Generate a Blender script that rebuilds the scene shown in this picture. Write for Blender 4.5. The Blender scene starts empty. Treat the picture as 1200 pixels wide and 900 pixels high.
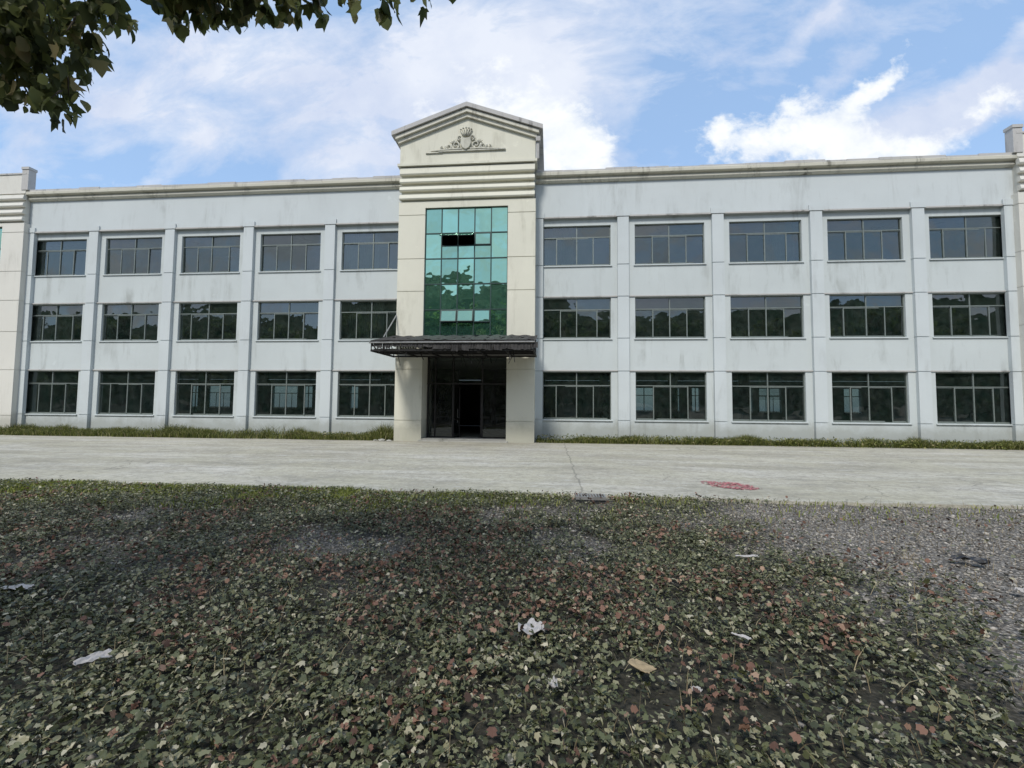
import bpy, math, random
import numpy as np
from mathutils import Vector, Matrix
R = math.radians
random.seed(7)
rng = np.random.default_rng(11)
scene = bpy.context.scene
col = scene.collection

# ---------------------------------------------------------------- materials
def newmat(name):
    m = bpy.data.materials.new(name); m.use_nodes = True
    nt = m.node_tree; nt.nodes.clear()
    return m, nt
def N(nt, t, **kw):
    n = nt.nodes.new(t)
    for k, v in kw.items():
        if k.startswith('i_'):
            n.inputs[int(k[2:])].default_value = v
        else: setattr(n, k, v)
    return n
def L(nt, a, b): nt.links.new(a, b)
def ramp(nt, fac, stops, interp='LINEAR'):
    r = nt.nodes.new('ShaderNodeValToRGB'); r.color_ramp.interpolation = interp
    e = r.color_ramp.elements
    while len(e) > 1: e.remove(e[-1])
    e[0].position, e[0].color = stops[0][0], (*stops[0][1], 1)
    for p, c in stops[1:]:
        x = e.new(p); x.color = (*c, 1)
    L(nt, fac, r.inputs[0]); return r.outputs[0]
def g(v): return (v, v, v)
def mathn(nt, op, a, b=None, c=None, clamp=False):
    n = nt.nodes.new('ShaderNodeMath'); n.operation = op; n.use_clamp = clamp
    for i, v in enumerate((a, b, c)):
        if v is None: continue
        if isinstance(v, (int, float)): n.inputs[i].default_value = v
        else: L(nt, v, n.inputs[i])
    return n.outputs[0]
def mixc(nt, f, a, b, bt='MIX'):
    n = nt.nodes.new('ShaderNodeMix'); n.data_type = 'RGBA'; n.blend_type = bt
    for i, v in ((0, f), (6, a), (7, b)):
        if isinstance(v, (int, float)): n.inputs[i].default_value = v
        elif isinstance(v, tuple): n.inputs[i].default_value = (*v, 1)
        else: L(nt, v, n.inputs[i])
    return n.outputs[2]
def noise(nt, vec, scale, detail=4, rough=.55, dist=0, sc=None):
    if sc is not None:
        mp = N(nt, 'ShaderNodeMapping'); mp.inputs['Scale'].default_value = sc
        L(nt, vec, mp.inputs[0]); vec = mp.outputs[0]
    n = N(nt, 'ShaderNodeTexNoise'); L(nt, vec, n.inputs['Vector'])
    n.inputs['Scale'].default_value = scale; n.inputs['Detail'].default_value = detail
    n.inputs['Roughness'].default_value = rough; n.inputs['Distortion'].default_value = dist
    return n.outputs['Fac']
def bsdf(nt, colr, rough=.8, spec=.3, metal=0, bump=None, bstr=.3, bdist=.02):
    b = N(nt, 'ShaderNodeBsdfPrincipled')
    if isinstance(colr, tuple): b.inputs['Base Color'].default_value = (*colr, 1)
    else: L(nt, colr, b.inputs['Base Color'])
    if isinstance(rough, (int, float)): b.inputs['Roughness'].default_value = rough
    else: L(nt, rough, b.inputs['Roughness'])
    b.inputs['Specular IOR Level'].default_value = spec; b.inputs['Metallic'].default_value = metal
    if bump is not None:
        bp = N(nt, 'ShaderNodeBump'); bp.inputs['Strength'].default_value = bstr; bp.inputs['Distance'].default_value = bdist
        L(nt, bump, bp.inputs['Height']); L(nt, bp.outputs[0], b.inputs['Normal'])
    return b
def out(nt, sh):
    o = N(nt, 'ShaderNodeOutputMaterial'); L(nt, sh, o.inputs[0])

def stucco(name, base, dirt, damount=.5, streak=.5):
    m, nt = newmat(name)
    geo = N(nt, 'ShaderNodeNewGeometry'); P = geo.outputs['Position']
    big = noise(nt, P, .35, 5, .6)
    st = noise(nt, P, 1.0, 7, .7, .5, sc=(1.9, 1.9, .30))
    fine = noise(nt, P, 9, 6, .7)
    vf = noise(nt, P, 60, 3, .6)
    c = mixc(nt, ramp(nt, big, [(.3, g(0)), (.75, g(1))]), base, tuple(x*.90 for x in base))
    f1 = mathn(nt, 'MULTIPLY', ramp(nt, st, [(.50, g(0)), (.68, g(1))]), mathn(nt, 'MULTIPLY', ramp(nt, noise(nt, P, .45, 4, .6), [(.45, g(.1)), (.62, g(1.7))]), streak))
    c = mixc(nt, f1, c, tuple(a*.78 for a in dirt))
    sp = mathn(nt, 'MULTIPLY', ramp(nt, fine, [(.60, g(0)), (.72, g(1))]), .22*damount)
    c = mixc(nt, sp, c, dirt)
    pt = noise(nt, P, .8, 8, .7, .4)
    c = mixc(nt, ramp(nt, pt, [(.66, g(0)), (.68, g(.5))]), c, tuple(min(.75, x*1.12) for x in base))
    c = mixc(nt, ramp(nt, pt, [(.30, g(.45)), (.33, g(0))]), c, tuple(x*.80 for x in base))
    # splash-back and mould near the ground: the wall itself is dirty there
    sx = N(nt, 'ShaderNodeSeparateXYZ'); L(nt, P, sx.inputs[0])
    h = mathn(nt, 'ADD', sx.outputs[2], mathn(nt, 'MULTIPLY', noise(nt, P, 1.1, 7, .75), -1.35))
    low = ramp(nt, h, [(-.0, g(1)), (.5, g(0))])
    low = mathn(nt, 'MULTIPLY', low, .42)
    c = mixc(nt, low, c, (.20, .20, .15))
    out(nt, bsdf(nt, c, .85, .2, bump=mathn(nt, 'ADD', fine, mathn(nt, 'MULTIPLY', vf, .5)), bstr=.25, bdist=.01).outputs[0])
    return m
M = {}
M['wall'] = stucco('wall_paint', (.53, .570, .573), (.30, .31, .29), .6, .22)
M['bay'] = stucco('bay_paint', (.505, .545, .54), (.27, .28, .25), .8, .30)
M['cream'] = stucco('cream_paint', (.655, .64, .535), (.30, .28, .20), .7, .25)
M['cream2'] = stucco('pale_pillar_paint', (.645, .63, .57), (.33, .31, .25), .7, .25)
M['cornice'] = stucco('cornice_plaster', (.62, .60, .51), (.14, .13, .10), 1.8, .6)
M['cap'] = stucco('weathered_coping', (.46, .45, .43), (.12, .12, .11), 1.6, .6)
M['ornament'] = stucco('ornament_plaster', (.54, .53, .45), (.20, .18, .14), 2.0, .5)
M['concrete_in'] = stucco('interior_plaster', (.50, .50, .47), (.25, .25, .22), .5, .2)

def simple(name, c, rough=.6, spec=.4, metal=0, var=.25, scale=6):
    m, nt = newmat(name); geo = N(nt, 'ShaderNodeNewGeometry')
    n = noise(nt, geo.outputs['Position'], scale, 5, .65)
    cc = mixc(nt, ramp(nt, n, [(.3, g(0)), (.7, g(1))]), c, tuple(x*(1-var) for x in c))
    out(nt, bsdf(nt, cc, rough, spec, metal, bump=n, bstr=.1, bdist=.005).outputs[0]); return m
M['alu'] = simple('aluminium_frame', (.21, .24, .22), .45, .5, .3)
M['darkmetal'] = simple('dark_steel', (.035, .033, .032), .55, .4, .3, .4)
M['rust'] = simple('rusty_steel', (.028, .027, .026), .7, .3, .2, .6, 14)
M['greysteel'] = simple('grey_steel', (.33, .33, .32), .5, .5, .4, .4)
M['sheet'] = simple('dirty_canopy_sheet', (.05, .047, .045), .75, .4, 0, .7, 5)
M['ceil'] = simple('canopy_soffit', (.14, .135, .13), .8, .2, 0, .5, 4)
M['curtain'] = simple('curtain_cloth', (.30, .36, .32), .9, .1, 0, .3, 3)
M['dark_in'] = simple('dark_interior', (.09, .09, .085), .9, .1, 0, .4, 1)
M['white_in'] = simple('pale_interior', (.6, .62, .6), .8, .2, 0, .2, 2)
M['paper'] = simple('white_paper', (.44, .42, .40), .8, .2, 0, .3, 20)
M['card'] = simple('tan_cardboard', (.36, .28, .17), .85, .2, 0, .4, 18)
M['black'] = simple('black_plastic', (.02, .02, .022), .4, .5, 0, .3, 20)
M['red'] = simple('faded_red_paper', (.52, .20, .21), .85, .2, 0, .5, 30)
M['iron'] = simple('cast_iron', (.05, .05, .052), .6, .4, .3, .4, 20)

def glass(name, refl_col, refl, trans, fres=1.5, wav=.02, film=((.14, .15, .14), (.30, .31, .29)), fmin=.02):
    m, nt = newmat(name); geo = N(nt, 'ShaderNodeNewGeometry'); P = geo.outputs['Position']
    n = noise(nt, P, 1.1, 2, .4)
    bp = N(nt, 'ShaderNodeBump'); bp.inputs['Strength'].default_value = 1; bp.inputs['Distance'].default_value = wav
    L(nt, n, bp.inputs['Height'])
    gl = N(nt, 'ShaderNodeBsdfGlossy'); gl.inputs['Roughness'].default_value = .015
    L(nt, ramp(nt, geo.outputs['Random Per Island'], [(0, tuple(v*.80 for v in refl_col)), (.5, refl_col), (1, tuple(min(1, v*1.12) for v in refl_col))]), gl.inputs['Color']); L(nt, bp.outputs[0], gl.inputs['Normal'])
    tr = N(nt, 'ShaderNodeBsdfTransparent'); tr.inputs['Color'].default_value = (*trans, 1)
    df = N(nt, 'ShaderNodeBsdfDiffuse')
    L(nt, ramp(nt, noise(nt, P, 2.3, 5, .6), [(.35, film[0]), (.8, film[1])]), df.inputs[0])
    fr = N(nt, 'ShaderNodeFresnel'); fr.inputs['IOR'].default_value = fres
    f = mathn(nt, 'ADD', fr.outputs[0], refl, clamp=True)
    mx = N(nt, 'ShaderNodeMixShader'); L(nt, f, mx.inputs[0]); L(nt, tr.outputs[0], mx.inputs[1]); L(nt, gl.outputs[0], mx.inputs[2])
    # dust film
    m2 = N(nt, 'ShaderNodeMixShader')
    L(nt, ramp(nt, noise(nt, P, 3.1, 6, .65), [(.35, g(fmin)), (.75, g(.12))]), m2.inputs[0])
    L(nt, mx.outputs[0], m2.inputs[1]); L(nt, df.outputs[0], m2.inputs[2])
    out(nt, m2.outputs[0]); return m
M['glass'] = glass('window_glass', (.86, .93, .88), .10, (.40, .45, .43), 1.5, .010, ((.07, .14, .12), (.28, .32, .29)), .03)
M['teal'] = glass('teal_mirror_glass', (.40, .70, .56), .80, (.03, .12, .10), 1.5, .016, ((.08, .26, .20), (.16, .36, .30)), .08)
M['doorglass'] = glass('door_glass', (.8, .85, .85), .03, (.55, .6, .58), 1.45, .004)

def leafmat(name, stops, rough=.5, transl=.25, spec=.35):
    m, nt = newmat(name); geo = N(nt, 'ShaderNodeNewGeometry')
    c = ramp(nt, geo.outputs['Random Per Island'], stops)
    b = bsdf(nt, c, rough, spec)
    t = N(nt, 'ShaderNodeBsdfTranslucent'); L(nt, c, t.inputs[0])
    mx = N(nt, 'ShaderNodeMixShader'); mx.inputs[0].default_value = transl
    L(nt, b.outputs[0], mx.inputs[1]); L(nt, t.outputs[0], mx.inputs[2]); out(nt, mx.outputs[0]); return m
M['cover'] = leafmat('ground_cover_leaf', [(0, (.026, .03, .014)), (.25, (.058, .064, .026)), (.55, (.10, .11, .048)), (.80, (.175, .175, .09)), (.94, (.29, .27, .17)), (1, (.46, .42, .31))], .42, .15, .5)
M['fallen'] = leafmat('fallen_leaf', [(0, (.05, .03, .02)), (.4, (.12, .062, .042)), (.75, (.20, .11, .075)), (1, (.32, .22, .15))], .7, .1)
M['grass'] = leafmat('grass_blade', [(0, (.10, .13, .02)), (.5, (.20, .24, .035)), (.85, (.32, .34, .07)), (1, (.42, .38, .16))], .55, .3)
M['weed'] = leafmat('weed_blade', [(0, (.04, .055, .015)), (.5, (.11, .13, .03)), (.8, (.22, .24, .05)), (1, (.38, .32, .18))], .6, .3)
M['treeleaf'] = leafmat('tree_leaf', [(0, (.05, .062, .025)), (.45, (.12, .14, .05)), (.8, (.22, .24, .08)), (1, (.32, .26, .13))], .5, .55)
M['farleaf'] = leafmat('distant_leaf', [(0, (.08, .12, .035)), (.5, (.14, .19, .06)), (1, (.22, .27, .09))], .6, .4)
M['stalk'] = leafmat('dry_stalk', [(0, (.08, .06, .035)), (.6, (.20, .16, .09)), (1, (.34, .29, .18))], .8, .1)
M['bark'] = simple('bark', (.12, .10, .08), .9, .2, 0, .5, 8)
def stone():
    m, nt = newmat('gravel_stone'); geo = N(nt, 'ShaderNodeNewGeometry')
    c = ramp(nt, geo.outputs['Random Per Island'], [(0, (.085, .077, .065)), (.5, (.235, .215, .185)), (.9, (.34, .315, .275)), (1, (.46, .43, .38))])
    out(nt, bsdf(nt, c, .8, .3).outputs[0]); return m
M['stone'] = stone()

# soil / gravel sheet
def groundmat():
    m, nt = newmat('soil_and_gravel'); geo = N(nt, 'ShaderNodeNewGeometry'); P = geo.outputs['Position']
    vor = N(nt, 'ShaderNodeTexVoronoi'); vor.inputs['Scale'].default_value = 38; L(nt, P, vor.inputs['Vector'])
    vs = N(nt, 'ShaderNodeSeparateColor'); L(nt, vor.outputs['Color'], vs.inputs[0])
    gv = ramp(nt, vs.outputs[0], [(0, (.09, .082, .07)), (.5, (.23, .21, .18)), (1, (.40, .37, .325))])
    gvd = mixc(nt, ramp(nt, vor.outputs['Distance'], [(.2, g(0)), (.7, g(.75))]), gv, (.03, .03, .03))
    soil = ramp(nt, noise(nt, P, 7, 8, .7), [(.3, (.012, .012, .008)), (.6, (.035, .033, .024)), (.8, (.08, .073, .055))])
    sx = N(nt, 'ShaderNodeSeparateXYZ'); L(nt, P, sx.inputs[0])
    e = mathn(nt, 'ADD', sx.outputs[0], mathn(nt, 'MULTIPLY', noise(nt, P, .7, 4, .6), 3.5))
    r1 = ramp(nt, mathn(nt, 'MULTIPLY', e, .1), [(.38, g(0)), (.50, g(1))])
    r2 = ramp(nt, noise(nt, P, .8, 5, .65), [(.40, g(.15)), (.56, g(.95))])
    r2 = mathn(nt, 'MULTIPLY', r2, .8)
    r2 = mathn(nt, 'MULTIPLY', r2, ramp(nt, mathn(nt, 'MULTIPLY_ADD', sx.outputs[1], .1, 2.2), [(.35, g(.1)), (.52, g(1))]))
    f = mathn(nt, 'MAXIMUM', r1, r2)
    c = mixc(nt, f, soil, gvd)
    out(nt, bsdf(nt, c, .9, .2, bump=vor.outputs['Distance'], bstr=.6, bdist=.02).outputs[0]); return m
M['ground'] = groundmat()

def yardmat():
    m, nt = newmat('old_concrete'); geo = N(nt, 'ShaderNodeNewGeometry'); P = geo.outputs['Position']
    c = ramp(nt, noise(nt, P, 1, 7, .65, .3, sc=(.16, .75, 1)), [(.30, (.25, .235, .18)), (.48, (.38, .36, .295)), (.66, (.515, .495, .44))])
    c = mixc(nt, ramp(nt, noise(nt, P, 1, 6, .7, .8, sc=(.35, 2.3, 1)), [(.50, g(0)), (.72, g(.55))]), c, (.19, .187, .155))
    c = mixc(nt, ramp(nt, noise(nt, P, 1.7, 8, .72, .2, sc=(.5, 1.6, 1)), [(.56, g(0)), (.66, g(.5))]), c, (.50, .50, .48))
    c = mixc(nt, ramp(nt, noise(nt, P, 2.6, 9, .75, .5, sc=(.7, 1.2, 1)), [(.50, g(0)), (.60, g(.55))]), c, (.24, .235, .20))
    c = mixc(nt, ramp(nt, noise(nt, P, 5, 9, .75), [(.56, g(0)), (.64, g(.5))]), c, (.56, .55, .51))
    c = mixc(nt, ramp(nt, noise(nt, P, .5, 3, .6), [(.42, g(0)), (.62, g(.35))]), c, (.44, .42, .31))
    c = mixc(nt, ramp(nt, noise(nt, P, 9, 8, .8), [(.46, g(0)), (.60, g(.55))]), c, (.20, .19, .155))
    c = mixc(nt, ramp(nt, noise(nt, P, 14, 6, .7), [(.54, g(0)), (.68, g(.45))]), c, (.16, .155, .14))
    sx = N(nt, 'ShaderNodeSeparateXYZ'); L(nt, P, sx.inputs[0])
    nz = noise(nt, P, 1.3, 5, .6)
    wob = mathn(nt, 'MULTIPLY', mathn(nt, 'SUBTRACT', nz, .5), .28)
    def line(coord, pos, w):
        d = mathn(nt, 'ABSOLUTE', mathn(nt, 'SUBTRACT', mathn(nt, 'ADD', coord, wob), pos))
        return mathn(nt, 'SUBTRACT', 1, mathn(nt, 'DIVIDE', d, w), clamp=True)
    k = mathn(nt, 'MULTIPLY', line(sx.outputs[0], .62, .035), .7)
    for p, w in ((-9.4, .03), (-19.2, .03), (10.4, .03), (18.8, .03)): k = mathn(nt, 'MAXIMUM', k, mathn(nt, 'MULTIPLY', line(sx.outputs[0], p, w), .5))
    for p, w in ((-5.1, .05), (-8.9, .03)): k = mathn(nt, 'MAXIMUM', k, mathn(nt, 'MULTIPLY', line(sx.outputs[1], p, w), .45))
    vor = N(nt, 'ShaderNodeTexVoronoi'); vor.feature = 'DISTANCE_TO_EDGE'; vor.inputs['Scale'].default_value = .28
    dn = N(nt, 'ShaderNodeTexNoise'); dn.inputs['Scale'].default_value = 1.2; dn.inputs['Detail'].default_value = 6; L(nt, P, dn.inputs['Vector'])
    va = N(nt, 'ShaderNodeVectorMath'); va.operation = 'ADD'; L(nt, P, va.inputs[0]); L(nt, dn.outputs['Color'], va.inputs[1]); L(nt, va.outputs[0], vor.inputs['Vector'])
    cr = mathn(nt, 'MULTIPLY', mathn(nt, 'LESS_THAN', vor.outputs['Distance'], .004), .5)
    cr = mathn(nt, 'MULTIPLY', cr, ramp(nt, noise(nt, P, .22, 2), [(.5, g(0)), (.56, g(1))]))
    k = mathn(nt, 'MAXIMUM', k, cr)
    c = mixc(nt, mathn(nt, 'MULTIPLY', k, .85), c, (.09, .085, .075))
    # dirt where the slab meets the weeds and the planting
    e1 = mathn(nt, 'ADD', sx.outputs[1], mathn(nt, 'MULTIPLY', nz, 1.0))
    c = mixc(nt, ramp(nt, mathn(nt, 'ADD', mathn(nt, 'MULTIPLY', e1, .2), .35), [(.08, g(0)), (.22, g(.45))]), c, (.22, .21, .155))
    out(nt, bsdf(nt, c, .85, .25, bump=noise(nt, P, 25, 6, .7), bstr=.25, bdist=.01).outputs[0]); return m
M['yard'] = yardmat()

# ---------------------------------------------------------------- mesh helpers
class MB:
    def __init__(s): s.v = []; s.f = []
    def box(s, x0, x1, y0, y1, z0, z1):
        n = len(s.v)
        s.v += [(x0,y0,z0),(x1,y0,z0),(x1,y1,z0),(x0,y1,z0),(x0,y0,z1),(x1,y0,z1),(x1,y1,z1),(x0,y1,z1)]
        s.f += [tuple(n+i for i in q) for q in ((0,3,2,1),(4,5,6,7),(0,1,5,4),(1,2,6,5),(2,3,7,6),(3,0,4,7))]
    def prism(s, pts, y0, y1):            # outline in XZ extruded along Y
        n = len(s.v); k = len(pts)
        s.v += [(x, y0, z) for x, z in pts] + [(x, y1, z) for x, z in pts]
        s.f.append(tuple(n+i for i in range(k))); s.f.append(tuple(n+k+i for i in reversed(range(k))))
        for i in range(k):
            j = (i+1) % k; s.f.append((n+i, n+k+i, n+k+j, n+j))
    def profile_x(s, pts, x0, x1):        # outline in YZ extruded along X
        n = len(s.v); k = len(pts)
        s.v += [(x0, y, z) for y, z in pts] + [(x1, y, z) for y, z in pts]
        s.f.append(tuple(n+i for i in reversed(range(k)))); s.f.append(tuple(n+k+i for i in range(k)))
        for i in range(k):
            j = (i+1) % k; s.f.append((n+i, n+j, n+k+j, n+k+i))
    def bar(s, a, b, w, h=None):
        h = h or w; a = Vector(a); b = Vector(b); d = (b-a).normalized()
        up = Vector((0,0,1)) if abs(d.z) < .95 else Vector((0,1,0))
        r = d.cross(up).normalized()*w/2; u = r.cross(d).normalized()*h/2
        n = len(s.v)
        for p in (a, b): s.v += [tuple(p-r-u), tuple(p+r-u), tuple(p+r+u), tuple(p-r+u)]
        s.f += [tuple(n+i for i in q) for q in ((0,1,2,3),(7,6,5,4),(0,4,5,1),(1,5,6,2),(2,6,7,3),(3,7,4,0))]
    def tube(s, pts, rads, k=7):
        n0 = len(s.v); pts = [Vector(p) for p in pts]
        ref = Vector((.31, .22, .92)).normalized()
        for i, p in enumerate(pts):
            d = (pts[min(i+1, len(pts)-1)] - pts[max(i-1, 0)]).normalized()
            a = d.cross(ref)
            if a.length < .1: a = d.cross(Vector((1, 0, 0)))
            a.normalize(); b = d.cross(a)
            for j in range(k):
                t = 2*math.pi*j/k; s.v.append(tuple(p + (a*math.cos(t)+b*math.sin(t))*rads[i]))
        for i in range(len(pts)-1):
            for j in range(k):
                q = (j+1) % k; s.f.append((n0+i*k+j, n0+i*k+q, n0+(i+1)*k+q, n0+(i+1)*k+j))
        s.f.append(tuple(n0+j for j in reversed(range(k)))); s.f.append(tuple(n0+(len(pts)-1)*k+j for j in range(k)))
    def build(s, name, mat, parent=None, loc=None, smooth=False, bevel=0):
        me = bpy.data.meshes.new(name); me.from_pydata(s.v, [], s.f); me.update()
        if smooth: me.shade_smooth()
        return link(name, me, mat, parent, loc, bevel)
def link(name, me, mat, parent=None, loc=None, bevel=0):
    if mat is not None and not me.materials: me.materials.append(M[mat] if isinstance(mat, str) else mat)
    o = bpy.data.objects.new(name, me); col.objects.link(o)
    if loc: o.location = loc
    if parent is not None: setparent(o, parent)
    if bevel:
        b = o.modifiers.new('bevel', 'BEVEL'); b.width = bevel; b.segments = 2; b.limit_method = 'ANGLE'
    return o
world_loc = {}
def setparent(o, p):
    o.parent = p
    o.matrix_parent_inverse = Matrix.Translation(-Vector(wl(p)))
def wl(o):
    # pure-translation hierarchy: a part's own location is already a world position
    return o.location
def empty(name, loc, label, cat, group=None):
    o = bpy.data.objects.new(name, None); col.objects.link(o); o.location = loc; o.empty_display_size = .3
    tag(o, label, cat, group); return o
def tag(o, label=None, cat=None, group=None, kind=None):
    if label: o['label'] = label
    if cat: o['category'] = cat
    if group: o['group'] = group
    if kind: o['kind'] = kind
    return o

# ---------------------------------------------------------------- setting
def sheet(name, x0, x1, y0, y1, z, mat, nx=1, ny=1, edge=0):
    m = MB()
    for j in range(ny+1):
        for i in range(nx+1):
            x = x0+(x1-x0)*i/nx; y = y0+(y1-y0)*j/ny
            if edge and j == 0: y += random.uniform(-edge, edge)*.6 + edge*math.sin(x*.9)*.5
            m.v.append((x, y, z))
    for j in range(ny):
        for i in range(nx):
            a = j*(nx+1)+i; m.f.append((a, a+1, a+nx+2, a+nx+1))
    return m.build(name, mat)
o = sheet('ground', -900, 900, -900, 900, 0, 'ground'); tag(o, kind='structure')
m = MB()
xs = np.arange(-60, 60.01, .25); n = len(xs)
ed = -13.55 + .05*np.sin(xs*.9) + rng.uniform(-.035, .035, n)
for x, e in zip(xs, ed): m.v += [(x, e, -.02), (x, e+.01, .055), (x, -.9, .055), (x, -.3, .055)]
for i in range(n-1):
    a = 4*i; b = a+4
    m.f += [(a, b, b+1, a+1), (a+1, b+1, b+2, a+2), (a+2, b+2, b+3, a+3)]
o = m.build('concrete_yard', 'yard'); tag(o, kind='structure')

# ---------------------------------------------------------------- the factory building
BX = -4.13
bld = empty('factory_building', (BX, 0, 0), 'long three-storey pale blue-grey factory building with a cream gabled entrance tower', 'building')
PITCH, WW = 4.4902, 3.326
LX = [-28.862+PITCH*i for i in range(5)]; RX = [-.401+PITCH*i for i in range(5)]
ZB = [1.139, 5.116, 8.765]; ZT = [3.475, 7.139, 10.789]
YB, YP, YU = -.13, -.30, -.26        # bay wall face, pilaster face, upper wall face
BACK = .12
def wing(xs, xa, xb):
    wall = MB(); up = MB()
    # piers between windows and spandrels, all bay wall
    edges = [xa] + [v for x in xs for v in (x, x+WW)] + [xb]
    for i in range(0, len(edges), 2): wall.box(edges[i], edges[i+1], YB, BACK, 0, 11.15)
    zz = [0] + [v for p in zip(ZB, ZT) for v in p] + [11.15]
    for x in xs:
        for i in range(0, len(zz), 2): wall.box(x, x+WW, YB, BACK, zz[i], zz[i+1])
    up.box(xa, xb, YU, BACK, 11.15, 12.92)
    wall.build('wall', 'bay', bld); up.build('upper_wall', 'wall', bld)
    for zt in ZT[:2]:
        d = MB(); d.box(xa+.15, xb-.15, YB-.05, YB+.003, zt+.03, zt+.085); d.build('drip_moulding', 'cap', bld)
    d = MB(); d.box(xa+.02, xb-.02, YU-.05, YU+.05, 11.13, 11.20); d.build('drip_moulding', 'cap', bld)
wing(LX, -28.95, -7.45); wing(RX, -.80, 21.1)
# pilasters (between bays), with grooves cut as separate courses
pil_x = [x - (PITCH-WW)/2 for x in LX[1:]] + [x - (PITCH-WW)/2 for x in RX[1:]]
cuts = [0, 1.12, 3.50, 5.10, 7.16, 8.75, 11.147]
def pil_mesh(w):
    m = MB()
    for a, b in zip(cuts, cuts[1:]):
        m.box(-w, w, YP, YB+.002, a+.02, b-.02); m.box(-w+.02, w-.02, YP+.03, YB+.003, b-.02, b+.02 if b < 11 else b)
    m.box(-w-.06, w+.06, YP-.03, YU-.002, 11.15, 11.42)
    me = bpy.data.meshes.new('pilaster'); me.from_pydata(m.v, [], m.f); me.materials.append(M['wall']); return me
pm = pil_mesh(.27)
for x in pil_x: link('pilaster', pm, None, bld, (x, 0, 0))
pe = pil_mesh(.19)
for x in (-28.76, 20.83, -.60): link('pilaster', pe, None, bld, (x, 0, 0))
# ledges: drip strip above and below every window, hood under the upper wall
# windows: frame + pane + sill; two frame variants of each height
def window_meshes(h, kind):
    f = MB(); t = .038; d0, d1 = -.035, .035; zt = h*.715
    w = WW
    f.box(0, w, d0, d1, 0, t); f.box(0, w, d0, d1, h-t, h); f.box(0, t, d0, d1, t, h-t); f.box(w-t, w, d0, d1, t, h-t)
    f.box(t, w-t, d0, d1-.004, zt-.02, zt+.022)
    f.box(w/2-.024, w/2+.024, d0-.004, d1-.006, t, h-t)
    q = [w*.26, w*.745]
    if kind == 1: q = [w*.20, w*.745]
    if kind == 2: q = [w*.26, w*.80]
    for x in q: f.box(x-.022, x+.022, d0+.004, d1-.008, t, zt-.025)
    # sliding-sash rails
    for a, b, y in ((t, q[0], .012), (q[0], w/2, -.012), (w/2, q[1], -.012), (q[1], w-t, .012)):
        f.box(a+.03, b-.03, y-.01, y+.008, t, t+.05); f.box(a+.03, b-.03, y-.01, y+.008, zt-.065, zt-.025)
    me = bpy.data.meshes.new('window'); me.from_pydata(f.v, [], f.f); me.materials.append(M['alu'])
    gm = []
    for var in range(4):
        p = MB(); rr = random.Random(var*7+kind+int(h*100))
        xs = [t, q[0], w/2, q[1], w-t]
        def quad(a, b, z0, z1, y):
            ax, az = rr.uniform(-.018, .018), rr.uniform(-.022, .022); n = len(p.v)
            cx, cz = (a+b)/2, (z0+z1)/2
            for (x, z) in ((a, z0), (b, z0), (b, z1), (a, z1)): p.v.append((x, y+(x-cx)*ax+(z-cz)*az, z))
            p.f.append((n, n+1, n+2, n+3))
        for i in range(4):
            quad(xs[i]+.01, xs[i+1]-.01, t, zt-.02, .012 if i in (0, 3) else -.006)
        quad(t, w/2-.02, zt+.03, h-t, 0); quad(w/2+.02, w-t, zt+.03, h-t, 0)
        me2 = bpy.data.meshes.new('pane'); me2.from_pydata(p.v, [], p.f); me2.materials.append(M['glass']); gm.append(me2)
    s = MB(); s.profile_x([(.05, -.06), (-.19, -.06), (-.19, -.015), (.05, 0)], -.06, w+.06)
    sm = bpy.data.meshes.new('sill'); sm.from_pydata(s.v, [], s.f); sm.materials.append(M['cap'] if kind == 3 else M['wall'])
    return me, gm, sm
WM = {(r, k): window_meshes(ZT[r]-ZB[r], k) for r in range(3) for k in range(3)}
curt = MB()
for i in range(46):
    a, b = i/46, (i+1)/46; n = len(curt.v)
    curt.v += [(a, .05*math.sin(i*1.9), 0), (b, .05*math.sin((i+1)*1.9), 0), (b, .05*math.sin((i+1)*1.9), 1), (a, .05*math.sin(i*1.9), 1)]
    curt.f.append((n, n+1, n+2, n+3))
ci = 0
for r in range(3):
    for i, x in enumerate(LX+RX):
        k = [0, 1, 0, 2, 0, 1, 0, 0, 2, 0][(i+r*3) % 10]
        me, gm, sm = WM[(r, k)]
        w = link('window', me, None, bld, (x, .0, ZB[r]))
        link('pane', gm[(i*3+r) % 4], None, w, (x, .0, ZB[r]))
        link('sill', sm, None, w, (x, 0, ZB[r]))
        if (r, i) in ((1, 6), (2, 2), (0, 7)):
            b_ = MB(); h = ZT[r]-ZB[r]; bx = {6: .1, 2: 1.75, 7: .9}[i]
            for q in range(int(h*.55/.06)): b_.profile_x([(.12, h-.06-q*.06), (.165, h-.075-q*.06), (.165, h-.08-q*.06), (.12, h-.065-q*.06)], bx, bx+1.45)
            b_.build('blind', 'white_in', w, (x, 0, ZB[r]))
        cc = {(1, 4): (.35, 1.9), (0, 0): (.0, .0), (1, 8): (.9, .9), (1, 3): (2.4, .8), (2, 4): (.1, 1.8), (2, 5): (.0, 1.5), (2, 7): (1.7, 1.4), (1, 1): (.1, .6)}.get((r, i))
        if cc and cc[1] > 0:
            h = ZT[r]-ZB[r]
            m2 = MB(); m2.v = [(a*cc[1]+cc[0], b+.16, c*h*.98) for a, b, c in curt.v]; m2.f = curt.f
            m2.build('curtain', 'curtain', w, (x, 0, ZB[r]))
# cornice of both wings
prof = [(BACK, 12.92), (-.34, 12.92), (-.42, 13.0), (-.42, 13.07), (-.36, 13.11), (-.36, 13.17), (-.56, 13.21), (-.58, 13.34), (-.50, 13.40), (-.1, 13.44), (BACK, 13.44)]
for xa, xb in ((-28.95, -7.45), (-.80, 21.1)):
    c = MB(); c.profile_x(prof, xa, xb); c.build('cornice', 'cornice', bld)
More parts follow.
